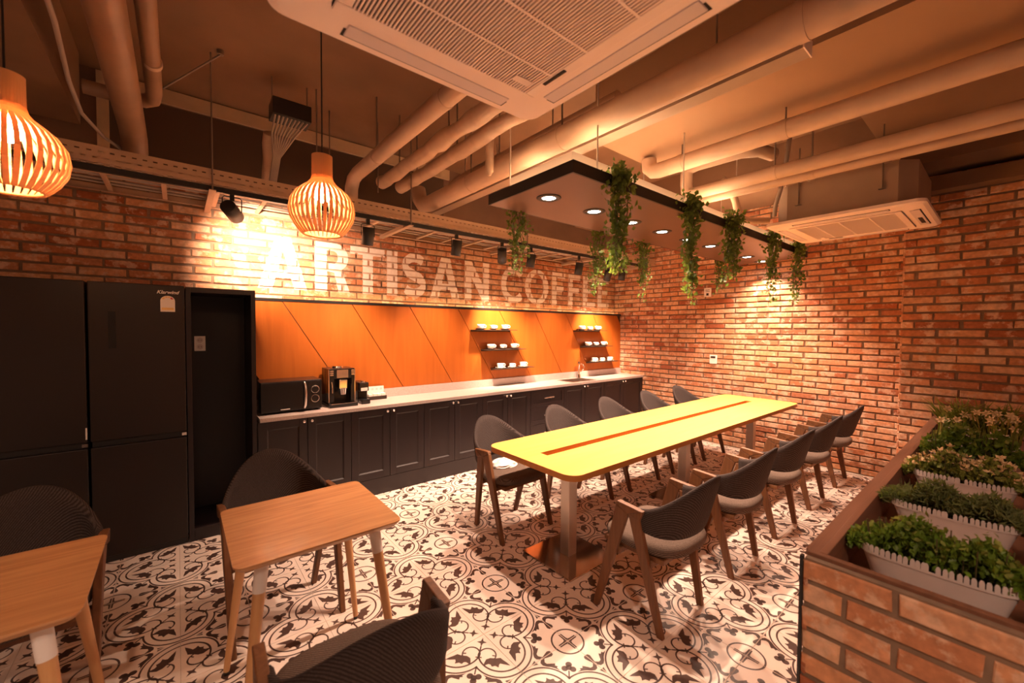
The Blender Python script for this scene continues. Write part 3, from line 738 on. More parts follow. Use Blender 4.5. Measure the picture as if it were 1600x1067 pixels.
for si, xoff in ((0, 1.091 - .012), (1, 2.921 - .012)):
    sidew = ('left', 'right')[si]
    for k, zz in enumerate((1.548, 1.305, 1.062)):
        row = ('top', 'middle', 'bottom')[k]
        xa = slant(xoff, zz) + .02; L = .625
        sh = thing('wall_shelf', 'thin dark shelf carrying cups, %s of the %s hand stack' % (row, sidew), 'shelf', (xa, PY, zz), 0, 'dark cup shelves')
        part('shelf_board', MB().box(0, L, -.150, -.001, -.008, 0), 'shelf', sh, bevel=.001)
        part('bracket', MB().box(.01, L - .01, -.012, -.001, -.024, -.008), 'shelf', sh)
        for q, (fx, r_, h_) in enumerate(((.17, .047, .058), (.47, .037, .050), (.77, .046, .058))):
            x = xa + L * fx; y = PY - .075; pos = ('left', 'middle', 'right')[q]
            dk = k < 2
            saucer(x, y, zz + .0003, .068 if q != 1 else .055, 'saucerd' if dk else 'cup', '%s saucer, %s of three on the %s shelf of the %s hand stack' % ('dark' if dk else 'white', pos, row, sidew), 'saucers on the wall shelves')
            cup(x, y, zz + .0075, r_, h_, R(-20), 'white coffee cup, %s of three on the %s shelf of the %s hand stack' % (pos, row, sidew), 'white cups on the wall shelves')
# ---- counter appliances ---------------------------------------------------
CT = .838
t = thing('microwave', 'black microwave oven with a silver door handle on the counter', 'microwave', (-.745, .845, CT))
part('body', MB().box(-.235, .235, -.155, .118, .012, .268), 'blackplastic', t, bevel=.006)
for sx in (-.2, .2):
    for sy in (-.12, .09): part('foot', MB().cyl((sx, sy, 0), (sx, sy, .0125), .014, .014, 12), 'black', t)
d = part('door', MB().box(-.232, .118, -.172, -.156, .018, .262), 'blackplastic', t, bevel=.003)
part('window', MB().box(-.205, .060, -.1735, -.1721, .05, .235), 'darkglass', d)
part('handle', MB().tube([(.092, -.172, .035), (.096, -.194, .06), (.098, -.200, .14), (.096, -.194, .22), (.092, -.172, .248)], .011, 10), 'knob', d)
part('control_panel', MB().box(.120, .233, -.170, -.156, .018, .262), 'blackplastic', t, bevel=.002)
for z in (.105, .185):
    k = part('dial', MB().cyl((.178, -.186, z), (.178, -.170, z), .026, .029, 24), 'blackplastic', t)
    ring = MB().lathe([(.028, 0), (.033, 0), (.033, .004), (.028, .004), (.028, 0)], 28)
    part('dial_ring', ring, 'knob', k, (.178, -.1705, z)).rotation_euler = (R(90), 0, 0)
part('badge', MB().box(-.09, -.02, -.1735, -.1722, .030, .038), 'paper', d)
t = thing('coffee_machine', 'black and chrome bean to cup coffee machine', 'coffee machine', (-.325, .855, CT))
bd = MB().box(-.115, .115, -.02, .105, .03, .345).box(-.115, -.075, -.125, -.02, .03, .345).box(.085, .115, -.125, -.02, .03, .345).box(-.075, .085, -.125, -.02, .255, .345)
part('body', bd, 'blackplastic', t, bevel=.004)
part('front_trim', MB().box(-.110, -.070, -.130, -.1255, .05, .335).box(.080, .112, -.130, -.1255, .05, .20), 'blackplastic', t)
part('chrome_edge', MB().box(-.118, -.112, -.133, -.126, .04, .34).box(.112, .118, -.133, -.126, .04, .34), 'chrome', t)
part('spout_block', MB().box(-.03, .04, -.150, -.021, .165, .245).cyl((.005, -.13, .11), (.005, -.13, .165), .028, .034, 20), 'chrome', t, bevel=.004)
part('display', MB().box(-.045, .055, -.1305, -.1255, .262, .335), 'chrome', t)
bt = MB()
for i in range(3): bt.box(-.105, -.075, -.1335, -.1305, .285 + i * .018, .297 + i * .018).box(.083, .110, -.1335, -.1258, .285 + i * .018, .297 + i * .018)
part('buttons', bt, 'knob', t)
part('steam_wand', MB().tube([(-.092, -.131, .225), (-.092, -.150, .20), (-.092, -.152, .13)], .006, 8), 'chrome', t)
part('drip_tray', MB().box(-.125, .125, -.190, .105, 0, .03), 'blackplastic', t, bevel=.004)
part('tray_grille', MB().box(-.110, .110, -.186, -.03, .0302, .036), 'chrome', t)
part('bean_lid', MB().cyl((.0, .03, .345), (0, .03, .36), .06, .055, 24), 'chrome', t)
t = thing('capsule_machine', 'small slim black capsule machine beside the coffee machine', 'coffee machine', (-.115, .845, CT))
part('body', MB().box(-.045, .045, -.06, .11, .0, .20).box(-.045, .045, -.10, -.06, .115, .20), 'blackplastic', t, bevel=.008)
part('front_plate', MB().box(-.032, .032, -.1025, -.1003, .12, .150), 'paper', t)
part('cup_stand', MB().box(-.042, .042, -.150, -.061, 0, .045), 'blackplastic', t, bevel=.006)
part('lever', MB().cyl((0, -.06, .2), (0, -.06, .212), .02, .018, 16), 'knob', t)
t = thing('tea_box', 'small paper display box of sachets by the splash panel', 'box', (.065, .925, CT))
part('tray', MB().box(-.095, .095, -.055, .03, 0, .035), 'shelf', t, bevel=.002)
part('back_card', MB().box(-.095, .095, .031, .036, 0, .125), 'paper', t)
for i in range(4): part('sachet', MB().box(-.085 + i * .044, -.047 + i * .044, -.045, .02, .0352, .055 + .004 * (i % 2)), ['paper'], t)
for i in range(4): part('print', MB().box(-.078 + i * .044, -.055 + i * .044, .0302, .0309, .085, .108), 'vane', t)

# ---- tall open cabinet and fridges ---------------------------------------
t = thing('tall_cabinet', 'tall black open niche cabinet between fridge and counter', 'cabinet', (-1.232, CF, 0))
m = MB().box(-.212, -.182, 0, .54, 0, 1.842).box(.182, .212, 0, .54, 0, 1.842).box(-.182, .182, 0, .54, 1.805, 1.842).box(-.182, .182, 0.004, .54, 0, .09)
part('frame', m, 'cab', t, bevel=.0015)
part('back_panel', MB().box(-.182, .182, .44, .46, .09, 1.805), 'cabd', t)
t = thing('wall_socket', 'white double wall socket inside the black niche', 'socket', (-1.352, .9945, 1.424))
part('plate', MB().box(-.036, .036, -.008, 0, -.060, .060), 'white', t, bevel=.002)
for z in (-.027, .027):
    k = part('socket_well', MB().cyl((0, -.0095, z), (0, -.0081, z), .021, .021, 20), 'vane', t)
    part('pin_hole', MB().cyl((-.008, -.0105, z), (-.008, -.0096, z), .003, .003, 8).cyl((.008, -.0105, z), (.008, -.0096, z), .003, .003, 8), 'dark', k)
def fridge(x0, x1, label, logo):
    cx = (x0 + x1) / 2; h = (x1 - x0) / 2
    t = thing('fridge', label, 'fridge', (cx, CF - .008, 0), 0, 'tall black fridges')
    part('body', MB().box(-h + .004, h - .004, .062, .52, .02, 1.845), 'fridged', t)
    d1 = part('door', MB().box(-h + .003, h - .003, 0, .058, .815, 1.846), 'fridge', t, bevel=.006, seg=3)
    d2 = part('door', MB().box(-h + .003, h - .003, 0, .058, .045, .775), 'fridge', t, bevel=.006, seg=3)
    part('grip_channel', MB().box(-h + .01, h - .01, .022, .06, .776, .814), 'black', t)
    part('kick_plate', MB().box(-h + .006, h - .006, .02, .06, 0, .042), 'black', t)
    part('hinge', MB().box(h - .03, h - .004, .004, .03, .786, .806), 'knob', t)
    if logo:
        part('display_window', MB().box(-.148, -.112, -.0016, -.0003, 1.415, 1.655), 'blackplastic', d1)
        lb = MB(); P = [(-.039, 0), (.039, 0), (.039, .075)] + [(.039 * math.cos(R(a)), .075 + .035 * math.sin(R(a))) for a in range(15, 180, 15)] + [(-.039, .075)]
        lb.add([(x, -.0012, z) for x, z in P] , [tuple(range(len(P)))], 0)
        lab = part('energy_label', lb, 'paper', d1, (.150, 0, 1.662))
        ar = MB()
        for a0, a1 in ((20, 55), (62, 85), (92, 118), (125, 160)):
            vs = [(r_ * math.cos(R(a)), -.0018, .078 + .85 * r_ * math.sin(R(a))) for r_ in (.022, .034) for a in (a0, a1)]
            ar.add(vs, [(0, 1, 3, 2)], 1 if a0 == 20 else 0)
        ar.add([(-.032, -.0018, .012), (.032, -.0018, .012), (.032, -.0018, .028), (-.032, -.0018, .028)], [(0, 1, 2, 3)], 0)
        part('label_print', ar, ['ywl', 'red'], lab)
        fc = bpy.data.curves.new('brand_text', 'FONT'); fc.body = 'Klarwind'; fc.size = .032; fc.shear = .35; fc.align_x = 'CENTER'; fc.extrude = .0004; fc.offset = .0006
        fo = bpy.data.objects.new('tmp', fc); COL.objects.link(fo)
        dg = bpy.context.evaluated_depsgraph_get(); me = bpy.data.meshes.new_from_object(fo.evaluated_get(dg))
        bpy.data.objects.remove(fo); me.materials.clear(); me.materials.append(MAT['paper'])
        o = ob('brand_lettering', me, d1, (.150, -.0012, 1.786)); o.rotation_euler = (R(90), 0, 0)
    else:
        part('label_tag', MB().box(h - .012, h - .004, -.002, -.0003, .835, .91), 'paper', d1)
    return t
fridge(-1.935, -1.446, 'tall black fridge with white logo and energy label beside the niche cabinet', True)
fridge(-2.428, -1.941, 'tall plain black fridge at the left edge of the picture', False)

# ---- small things on the right wall --------------------------------------
def on_right(y, z): return (XW - .006, y, z)
t = thing('thermostat', 'white thermostat on the right brick wall above table height', 'thermostat', on_right(-.557, 1.158), -PI / 2)
part('case', MB().box(-.048, .048, -.020, 0, -.060, .060), 'white', t, bevel=.004); part('screen', MB().box(-.032, .032, -.0215, -.0202, .018, .046), 'dark', t)
t = thing('wall_notice', 'small white notice plate high on the right brick wall', 'sign', on_right(-.46, 2.088), -PI / 2)
part('plate', MB().box(-.048, .048, -.014, 0, -.062, .062), 'white', t, bevel=.002)
part('print', MB().box(-.030, .030, -.0152, -.0142, .028, .036).box(-.030, .030, -.0152, -.0142, .006, .012).box(-.016, .016, -.0152, -.0142, -.045, -.012), 'dark', t)
# plastic wrapped cushion left on the nearest counter side chair
bg = MB(); rb = random.Random(9); vs = []; NR, NT = 6, 18
for j in range(NR + 1):
    for i in range(NT):
        a_ = 2 * PI * i / NT; k_ = j / NR; q_ = rb.uniform(.8, 1.15) if 0 < j < NR else 1
        vs.append((.115 * (1 - k_ ** 2.5 * .9) * q_ * math.cos(a_), .095 * (1 - k_ ** 2.5 * .9) * q_ * math.sin(a_), .001 + .055 * k_ ** .8 * (rb.uniform(.75, 1.1) if j else 0)))
bg.add(vs, [(j * NT + i, j * NT + (i + 1) % NT, (j + 1) * NT + (i + 1) % NT, (j + 1) * NT + i) for j in range(NR) for i in range(NT)] + [tuple(NR * NT + i for i in range(NT)), tuple(range(NT - 1, -1, -1))])
t = part('plastic_bag', bg, 'bag', None, (.52, -.62, .4745))
tag(t, 'crumpled clear plastic bag lying on a chair seat at the counter side', 'bag')

# ================================================================== LIGHTS AND CEILING SERVICES
# ---- hanging light panel over the table -----------------------------------
HX0, HX1, HY0, HY1, HZ = .16, 4.10, -1.655, -.885, 2.40
t = thing('hanging_luminaire', 'long black edged light panel hanging over the long table', 'light panel', ((HX0 + HX1) / 2, (HY0 + HY1) / 2, HZ))
hx, hy = (HX1 - HX0) / 2, (HY1 - HY0) / 2
LXS = [.365 + .456 * i for i in range(9)]
part('panel_board', MB().box(-hx + .012, hx - .012, -hy + .012, hy - .012, 0, .055), 'hpan', t)
part('edge_band', MB().box(-hx, hx, -hy, -hy + .012, 0, .068).box(-hx, hx, hy - .012, hy, 0, .068).box(-hx, -hx + .012, -hy + .012, hy - .012, 0, .068).box(hx - .012, hx, -hy + .012, hy - .012, 0, .068), 'hblack', t)
part('upper_box', MB().box(-hx + .105, hx - .105, -hy + .105, hy - .105, .0555, .175), 'hwhite', t)
part('led_strip', MB().box(-hx + .03, hx - .03, -hy + .014, -hy + .026, .0555, .060).box(-hx + .03, hx - .03, hy - .026, hy - .014, .0555, .060).box(-hx + .014, -hx + .026, -hy + .03, hy - .03, .0555, .060), 'led3', t)
part('led_strip', MB().box(-hx + .12, hx - .12, -hy + .115, -hy + .13, .1755, .181).box(-hx + .12, hx - .12, hy - .13, hy - .115, .1755, .181), 'led2', t)
for rx, ry in ((.42, HY0 + .05), (1.40, HY0 + .05), (2.30, HY0 + .05), (3.50, HY0 + .05), (.30, HY1 - .06), (1.9, HY1 - .06), (3.5, HY1 - .06)):
    part('hanger_rod', MB().cyl((rx - (HX0 + HX1) / 2, ry - (HY0 + HY1) / 2, .068), (rx - (HX0 + HX1) / 2, ry - (HY0 + HY1) / 2, ZC - HZ if not (1.02 < rx < 1.74) else 3.0 - HZ), .005, .005, 8), 'steel', t)
for i, x in enumerate(LXS):
    d = thing('downlight', 'round recessed downlight in the hanging panel, %s from the near end' % ('first second third fourth fifth sixth seventh eighth ninth'.split()[i]), 'downlight', (x, -1.26 + .006 * i, HZ), 0, 'downlights in the hanging panel')
    part('trim_ring', MB().lathe([(.044, -.001), (.046, -.006), (.072, -.006), (.080, -.002), (.080, .0), (.044, 0)], 32), 'hblack', d)
    part('lens', MB().lathe([(0, -.003), (.030, -.0035), (.044, -.001)], 28), 'lens', d)
    light('downlight_beam', 'SPOT', d, (0, 0, -.012), 74, NEUT, size=.028, angle=112, blend=.55)
# ---- unseen fill lamps, added to brighten the planter and near air conditioner
for x, y, nm in ((-1.9, -4.5, 'right'), (-3.6, -3.9, 'left')):
    d = thing('fill_lamp', 'added unseen fill lamp behind the viewer, %s of two' % nm, 'fill lamp', (x, y, ZC - .05), 0, 'added fill lamps behind the viewer')
    part('housing', MB().lathe([(0, .05), (.11, .05), (.11, 0), (.10, 0), (.10, .03), (0, .03)], 28), 'hblack', d)
    part('lens', MB().lathe([(0, .012), (.098, .012)], 28), 'lens2', d)
    light('fill_beam', 'SPOT', d, (0, 0, -.005), 130, NEUT, size=.08, angle=150, blend=.8)
# ---- pendants --------------------------------------------------------------
def pendant(x, y, z, D, label):
    t = thing('pendant_lamp', label, 'pendant lamp', (x, y, z), 0, 'slatted wooden pendant lamps')
    Rm = D / 2; H = D * 1.27
    prof = [(0.0, .60), (.04, .70), (.10, .82), (.20, .955), (.31, 1.0), (.42, .955), (.52, .80), (.59, .60), (.64, .44), (.69, .345), (.74, .315), (.86, .31), (1.0, .31)]
    fin = []
    for k in range(len(prof) - 1):
        for q in range(2): a = q / 2; fin.append((prof[k][0] + a * (prof[k + 1][0] - prof[k][0]), prof[k][1] + a * (prof[k + 1][1] - prof[k][1])))
    fin.append(prof[-1])
    NS = 36; m = MB(); vs = []
    for zz, rr_ in fin:
        hw = min(.0074, PI * rr_ * Rm / NS * .97); r_ = rr_ * Rm
        vs += [(r_, -hw, zz * H), (r_, hw, zz * H), (r_ - .004, hw * .95, zz * H), (r_ - .004, -hw * .95, zz * H)]
    fs = []
    for k in range(len(fin) - 1):
        for q in range(4): fs.append((4 * k + q, 4 * k + (q + 1) % 4, 4 * k + 4 + (q + 1) % 4, 4 * k + 4 + q))
    fs += [(3, 2, 1, 0), tuple(4 * (len(fin) - 1) + q for q in range(4))]
    m.add(vs, fs, 0, False); me = m.mesh('slat', ['lampwood'])
    for i in range(NS): ob('slat', me, t, (0, 0, 0), 2 * PI * i / NS)
    for rr_, zz in ((.60, .012), (.30, .99), (.30, .72)):
        r_ = rr_ * Rm; rg = MB().lathe([(r_ - .0045, zz * H - .005), (r_ - .010, zz * H - .005), (r_ - .010, zz * H + .005), (r_ - .0045, zz * H + .005), (r_ - .0045, zz * H - .005)], 36)
        part('ring', rg, 'lampwood', t)
    part('socket', MB().cyl((0, 0, H * .70), (0, 0, H * .93), .022, .020, 16), 'black', t)
    part('bulb', MB().lathe([(0, .50 * H - .035), (.020, .50 * H - .030), (.038, .50 * H - .012), (.042, .50 * H + .006), (.036, .50 * H + .028), (.020, .50 * H + .048), (.012, .50 * H + .060), (0, .50 * H + .060)], 24), 'bulb', t)
    part('cord', MB().cyl((0, 0, H * .93), (0, 0, ZC - z), .0035, .0035, 8), 'black', t)
    return t
pendant(-.905, -.905, 2.035, .315, 'slatted wooden pendant lamp in front of the painted letters')
pendant(-1.945, -.92, 2.035, .315, 'slatted wooden pendant lamp at the left edge of the picture')
# ---- cable tray, track and ladder along the sign wall ---------------------
ty, tz = .356, 2.549
t = thing('cable_tray', 'long perforated metal cable tray running above the painted sign', 'cable tray', (.4, ty, tz))
TL0, TL1 = -3.9, 3.84
m = MB(); zr = [0, .022, .031, .060, .069, .098]
for a, b in ((0, 1), (2, 3), (4, 5)): m.box(TL0, TL1, 0, .002, zr[a], zr[b])
pitch = .050; nsl = int((TL1 - TL0) / pitch)
for r_, (a, b) in enumerate(((1, 2), (3, 4))):
    for i in range(nsl):
        x = TL0 + pitch * (i + .5 * (r_ % 2)); m.box(x, x + pitch * .56, 0, .002, zr[a], zr[b])
part('front_rail', m, 'traypaint', t)
part('back_rail', MB().box(TL0, TL1, .128, .130, 0, .098), 'traypaint', t)
m = MB()
for i in range(5): m.box(TL0, TL1, .0 + i * .0295, .010 + i * .0295, -.002, 0)
for r_ in range(4):
    for i in range(nsl):
        x = TL0 + pitch * (i + .5 * (r_ % 2)); m.box(x, x + pitch * .42, .010 + r_ * .0295, .0295 + r_ * .0295, -.002, 0)
part('perforated_base', m, 'traypaint', t)
for x in (-2.9, -1.69, -.22, 1.2, 2.5, 3.6):
    part('hanger_rod', MB().cyl((x, -.008, -.05), (x, -.008, ZC - tz), .005, .005, 8), 'rod', t)
    part('strut', MB().box(x - .02, x + .02, .118, .700, -.052, -.020), 'traypaint', t, bevel=.002)
    part('strut_clip', MB().box(x - .02, x + .02, -.020, .1175, -.052, -.046), 'traypaint', t)
t = thing('light_track', 'thin black lighting track under the cable tray', 'track', (.4, .425, 2.510))
part('track_rail', MB().box(-3.9, 3.7, -.014, .014, 0, .036), 'black', t)
t = thing('cable_ladder', 'metal cable ladder lying between the track and the brick wall', 'cable ladder', (.4, .76, 2.530))
for s_ in (-1, 1):
    part('side_rail', MB().box(-3.9, 3.83, s_ * .25 - .0025, s_ * .25 + .0025, 0, .045).box(-3.9, 3.83, min(s_ * .25, s_ * .225), max(s_ * .25, s_ * .225), 0, .003), 'traypaint', t)
rung = MB().box(-.014, .014, -.2235, .2235, .004, .018).mesh('rung', ['traypaint'])
for i in range(26): ob('rung', rung, t, (-3.75 + .30 * i, 0, 0))
for q_, yy in enumerate((-.12, -.09, .02, .10)):
    part('cable', MB().tube([(-3.9 + .4 * i, yy + .006 * ((i + q_) % 3), .029) for i in range(20)], .010, 8), 'hose', t)
# ---- track spots ------------------------------------------------------------
def spot(x, z, tilt, pan, label, power, angle=70, blend=1.0):
    t = thing('track_spotlight', label, 'spotlight', (x, .425, 2.510), 0, 'black track spotlights')
    part('adapter', MB().box(-.014, .014, -.014, .014, -.045, .0), 'black', t, bevel=.002)
    zc = z - 2.510
    part('yoke', MB().tube([(-.058, 0, zc), (-.058, 0, zc + .092), (-.046, 0, zc + .104), (.046, 0, zc + .104), (.058, 0, zc + .092), (.058, 0, zc)], .0035, 8).cyl((0, 0, zc + .100), (0, 0, -.045), .006, .006, 8), 'black', t)
    rot = Matrix.Rotation(pan, 4, 'Z') @ Matrix.Rotation(tilt, 4, 'X')
    h = MB(); h.lathe([(0, .077), (.045, .077), (.050, .072), (.050, -.077), (.046, -.077), (.043, -.055), (0, -.053)], 28)
    hd = part('lamp_head', h, 'black', t); hd.matrix_local = Matrix.Translation((0, 0, zc)) @ rot
    part('lens', MB().lathe([(0, -.0575), (.042, -.0575)], 24), 'lens2', hd)
    light('spot_beam', 'SPOT', hd, (0, 0, -.066), power, SPOTC, size=.03, angle=angle, blend=blend)
SP = [(-1.173, 2.391, R(74), R(-27), 'black track spotlight aimed at the letter A beside the left pendant', 130, 105),
      (-.190, 2.360, R(14), 0, 'black track spotlight hanging over the painted letter T', 84, 92),
      (.710, 2.376, R(14), 0, 'black track spotlight hanging over the second painted letter A', 84, 92),
      (1.295, 2.367, R(36), R(-38), 'black track spotlight over the gap between the two painted words', 210, 66),
      (1.723, 2.358, R(12), 0, 'black track spotlight hanging over the painted letter C', 84, 92),
      (2.560, 2.350, R(12), 0, 'black track spotlight hanging over the painted letters F', 84, 92),
      (3.158, 2.319, R(35), R(-36), 'black track spotlight half hidden by ivy near the corner', 190, 66),
      (3.482, 2.348, R(10), 0, 'black track spotlight nearest the corner of the brick walls', 90, 92)]
for a_ in SP: spot(*a_)
# ---- cassette air conditioners ---------------------------------------------
def cassette(cx, cy, z, label, s=.475, rz=0.0, near=True):
    t = thing('ceiling_air_conditioner', label, 'air conditioner', (cx, cy, z), rz)
    o_ = rrect(-s, s, -s, s, .055, 8); n = len(o_); o2 = rrect(-s + .02, s - .02, -s + .02, s - .02, .05, 8); gi = .30
    ir = rrect(-gi - .045, gi + .045, -gi - .045, gi + .045, .03, 8)
    m = MB(); vs = [(x, y, .034) for x, y in o_] + [(x, y, .012) for x, y in o_] + [(x, y, 0.0) for x, y in o2] + [(x, y, -.004) for x, y in ir]
    m.add(vs, [(i, n + i, n + (i + 1) % n, (i + 1) % n)[::-1] for i in range(n)] + [(n + i, 2 * n + i, 2 * n + (i + 1) % n, n + (i + 1) % n)[::-1] for i in range(n)] + [(2 * n + i, 3 * n + i, 3 * n + (i + 1) % n, 2 * n + (i + 1) % n)[::-1] for i in range(n)] + [tuple(range(n))])
    k = len(m.v); gq = [(-gi, -gi), (gi, -gi), (gi, gi), (-gi, gi)]
    m.add([(x, y, -.004) for x, y in rrect(-gi - .040, gi + .040, -gi - .040, gi + .040, .028, 8)] , [], 0)
    part('fascia', m, 'offwhite', t)
    fr = MB(); a, b = gi + .040, gi
    fr.box(-a, a, -a, -b, -.010, -.0041).box(-a, a, b, a, -.010, -.0041).box(-a, -b, -b, b, -.010, -.0041).box(b, a, -b, b, -.010, -.0041)
    g_ = part('grille_frame', fr, 'offwhite', t, bevel=.003)
    part('filter', MB().box(-b, b, -b, b, -.0038, .004), 'dark', t)
    lv = MB().box(-.0025, .0025, -b, b, -.010, -.0042).mesh('louver', ['offwhite'])
    nl = 56 if near else 30
    for i in range(nl): ob('louver', lv, t, (-b + (i + .5) * 2 * b / nl, 0, 0))
    for yy in (-.16, .02, .17): part('grille_rib', MB().box(-b, b, yy - .004, yy + .004, -.0115, -.0101), 'offwhite', t)
    part('grille_catch', MB().box(.205, .275, .235, .262, -.0135, -.0102), 'offwhite', t)
    part('receiver_window', MB().box(b + .006, b + .020, .12, .22, -.0125, -.0101), 'dark', t, bevel=.004)
    for q in range(4):
        v = part('air_vane', MB().box(-.285, .285, .372, .425, -.006, -.0005), 'vane', t, (0, 0, 0), q * PI / 2, bevel=.004)
        part('vane_slot', MB().box(-.292, .292, .366, .431, -.0022, .0015), 'dark', v)
    if not near: part('swing_flap', MB().box(-.02, .20, -.412, -.388, -.0085, -.0062), 'black', t, bevel=.002)
    ch = .09; e = s - .055
    P = [(-e + ch, -e), (e - ch, -e), (e, -e + ch), (e, e - ch), (e - ch, e), (-e + ch, e), (-e, e - ch), (-e, -e + ch)]
    part('body', MB().prism(P, .034, .33), 'duct', t)
    for sx in (-1, 1):
        for sy in (-1, 1): part('hanger_rod', MB().cyl((sx * (e + .012), sy * .25, .15), (sx * (e + .012), sy * .25, (ZC if cx < 1 or cy > -2.3 and sy > 0 else 3.0) - z), .005, .005, 8).box(sx * e - .03, sx * e + .03, sy * .25 - .02, sy * .25 + .02, .148, .152), 'rod', t)
    return t
cassette(-.826, -2.354, 2.40, 'large white cassette air conditioner overhead at the top of the picture')
cassette(2.77, -2.31, 2.405, 'white cassette air conditioner hanging beside the brick pier', s=.475, rz=0, near=False)
# ---- pipes --------------------------------------------------------------------
def pipe(name, label, pts, r, mt='pipe', rods=(), rad=None, n=18, extra=None):
    base = Vector(pts[0]); t = thing(name, label, 'pipe', base)
    loc = [Vector(p) - base for p in pts]
    part('pipe_run', MB().tube(loc, r, n, rad=rad), mt, t)
    for y in rods:
        # rod at that y on a straight run
        x, z = pts[0][0], pts[0][2]
        top = 3.0 if (1.02 < x < 1.74 and y < -1.09) or (x > 1.74 and y < -2.48) else ZC
        part('hanger_rod', MB().cyl(Vector((x, y, z + r)) - base, Vector((x, y, top)) - base, .006, .006, 8), 'rod', t)
        part('clamp', MB().cyl(Vector((x, y - .018, z)) - base, Vector((x, y + .018, z)) - base, r + .003, r + .003, n), 'pipe', t)
    return t
def run(x, z, y0, y1, k=1): return [(x, y0 + (y1 - y0) * i / k, z) for i in range(k + 1)]
pipe('ceiling_pipe', 'smooth ceiling pipe nearest the left pendant lamp, left of three', run(-.214, 2.95, -4.0, .62) + [(-.214, .72, 2.93), (-.214, .78, 2.86), (-.214, .79, 2.77)], .058, rods=(-.95, .15))
rr = random.Random(3)
def lumpy(x, z, y0, y1, r, amp, k=46):
    P = run(x, z, y0, y1, k); return [(p[0] + rr.uniform(-.006, .006), p[1], p[2] + rr.uniform(-.006, .006)) for p in P], [r + rr.uniform(0, amp) for _ in P]
P, rad = lumpy(.051, 2.95, -4.0, .70, .048, .018); pipe('wrapped_pipe', 'lumpy wrapped ceiling pipe, middle of three by the air conditioner', P, .05, 'wrap', (-.55, .3), rad)
P, rad = lumpy(.245, 2.95, -4.0, .72, .048, .014); pipe('wrapped_pipe', 'lumpy wrapped ceiling pipe, right of three by the air conditioner', P, .05, 'wrap', (-.35, .35), rad)
pipe('ceiling_pipe', 'thick ceiling pipe lit from below beside the hanging light panel', run(.47, 2.80, -4.2, .55) + [(.47, .68, 2.82), (.47, .76, 2.90), (.47, .79, 3.0)], .076, rods=(-2.6, -1.27, -.2))
pipe('ceiling_pipe', 'short thin pipe with an elbow just above the thick lit pipe', [(.62, -1.6, 2.98), (.62, .25, 2.98), (.62, .34, 2.97), (.62, .385, 2.93), (.62, .39, 2.86)], .042, rods=(-.4,))
pipe('sprinkler_drop', 'short vertical wrapped sprinkler pipe left of the hanging light panel', [(.345, -.64, 3.06), (.345, -.64, 3.0), (.345, -.64, 2.9), (.345, -.64, 2.80), (.345, -.64, 2.74), (.345, -.64, 2.71)], .03, 'wrap', rad=[.026, .034, .030, .033, .030, .012])
m = MB().box(-.05, .05, -2.2, 2.2, 0, .06).box(-.06, .06, -2.2, 2.2, .06, .066)
t = thing('cable_duct', 'flat grey cable duct running under the thick lit pipe', 'duct', (.70, -.35, 2.80)); part('duct_body', m, 'duct', t); part('end_cap', MB().box(-.055, .055, -2.206, -2.2005, -.002, .068), 'offwhite', t)
for y in (-1.8, -.6, .6): part('hanger_rod', MB().cyl((0, y, .066), (0, y, ZC - 2.80), .005, .005, 8), 'rod', t)
pipe('ceiling_pipe', 'ceiling pipe crossing above the hanging panel, nearest to it on the right', [(1.57, -4.6, 2.86), (1.57, -1.30, 2.86), (1.57, -1.25, 2.87), (1.57, -1.215, 2.90), (1.57, -1.21, 2.97)], .060, rods=(-2.2, -1.5))
pipe('ceiling_pipe', 'upper of the two thin parallel pipes leading to the air conditioner by the pier', [(2.00, -4.6, 2.745), (2.00, -1.40, 2.745), (2.00, -1.345, 2.75), (2.00, -1.315, 2.78), (2.00, -1.31, 2.84), (2.00, -1.31, 2.93), (2.0, -1.33, 2.97), (2.0, -1.40, 2.985), (2.02, -1.75, 2.985), (2.10, -1.86, 2.985), (2.25, -1.9, 2.98)], .050, rods=(-2.0,))
pipe('ceiling_pipe', 'lower of the two thin parallel pipes leading to the air conditioner by the pier', run(2.13, 2.715, -4.6, -1.33), .040, rods=(-2.2,))
pipe('drain_pipe', 'bent drain pipe dropping to the air conditioner by the pier', [(2.16, -1.55, 2.86), (2.20, -1.60, 2.78), (2.23, -1.63, 2.66), (2.24, -1.65, 2.56), (2.27, -1.68, 2.51), (2.33, -1.74, 2.495), (2.42, -1.82, 2.495)], .028)
pipe('hose', 'pair of grey hoses hanging down to the air conditioner by the pier', [(2.30, -2.00, 3.10), (2.30, -1.98, 2.90), (2.29, -1.95, 2.70), (2.28, -1.92, 2.58), (2.32, -1.90, 2.50)], .016, 'hose')
pipe('hose', 'thin pale hose curling down beside the grey hoses', [(2.32, -2.06, 2.85), (2.33, -2.10, 2.76), (2.37, -2.14, 2.72)], .010, 'hose')
# left side
pipe('ceiling_pipe', 'thick pipe overhead at the upper left of the picture', run(-1.70, 2.85, -4.0, .48) + [(-1.70, .62, 2.83), (-1.70, .70, 2.76)], .070, 'pipe_shade')
pipe('ceiling_pipe', 'pipe with an elbow right of the thick upper left pipe', [(-1.575, -4.0, 2.98), (-1.58, .18, 2.98), (-1.59, .26, 2.97), (-1.63, .30, 2.965), (-1.72, .31, 2.96), (-1.9, .31, 2.96)], .040, 'pipe_shade', rods=(-.2,))
pipe('cable', 'thin cable sagging over the cable tray at the upper left', [(-1.86, -1.2, 2.86), (-1.87, -.6, 2.83), (-1.90, -.1, 2.80), (-1.90, .25, 2.78), (-1.84, .55, 2.77), (-1.76, .74, 2.765)], .010, 'hose')
t = thing('junction_basket', 'black wire filled box under the ceiling behind the pendant', 'box', (-.80, .38, 3.13))
part('box', MB().box(-.13, .13, -.09, .09, 0, .12), 'black', t, bevel=.003)
wr = MB()
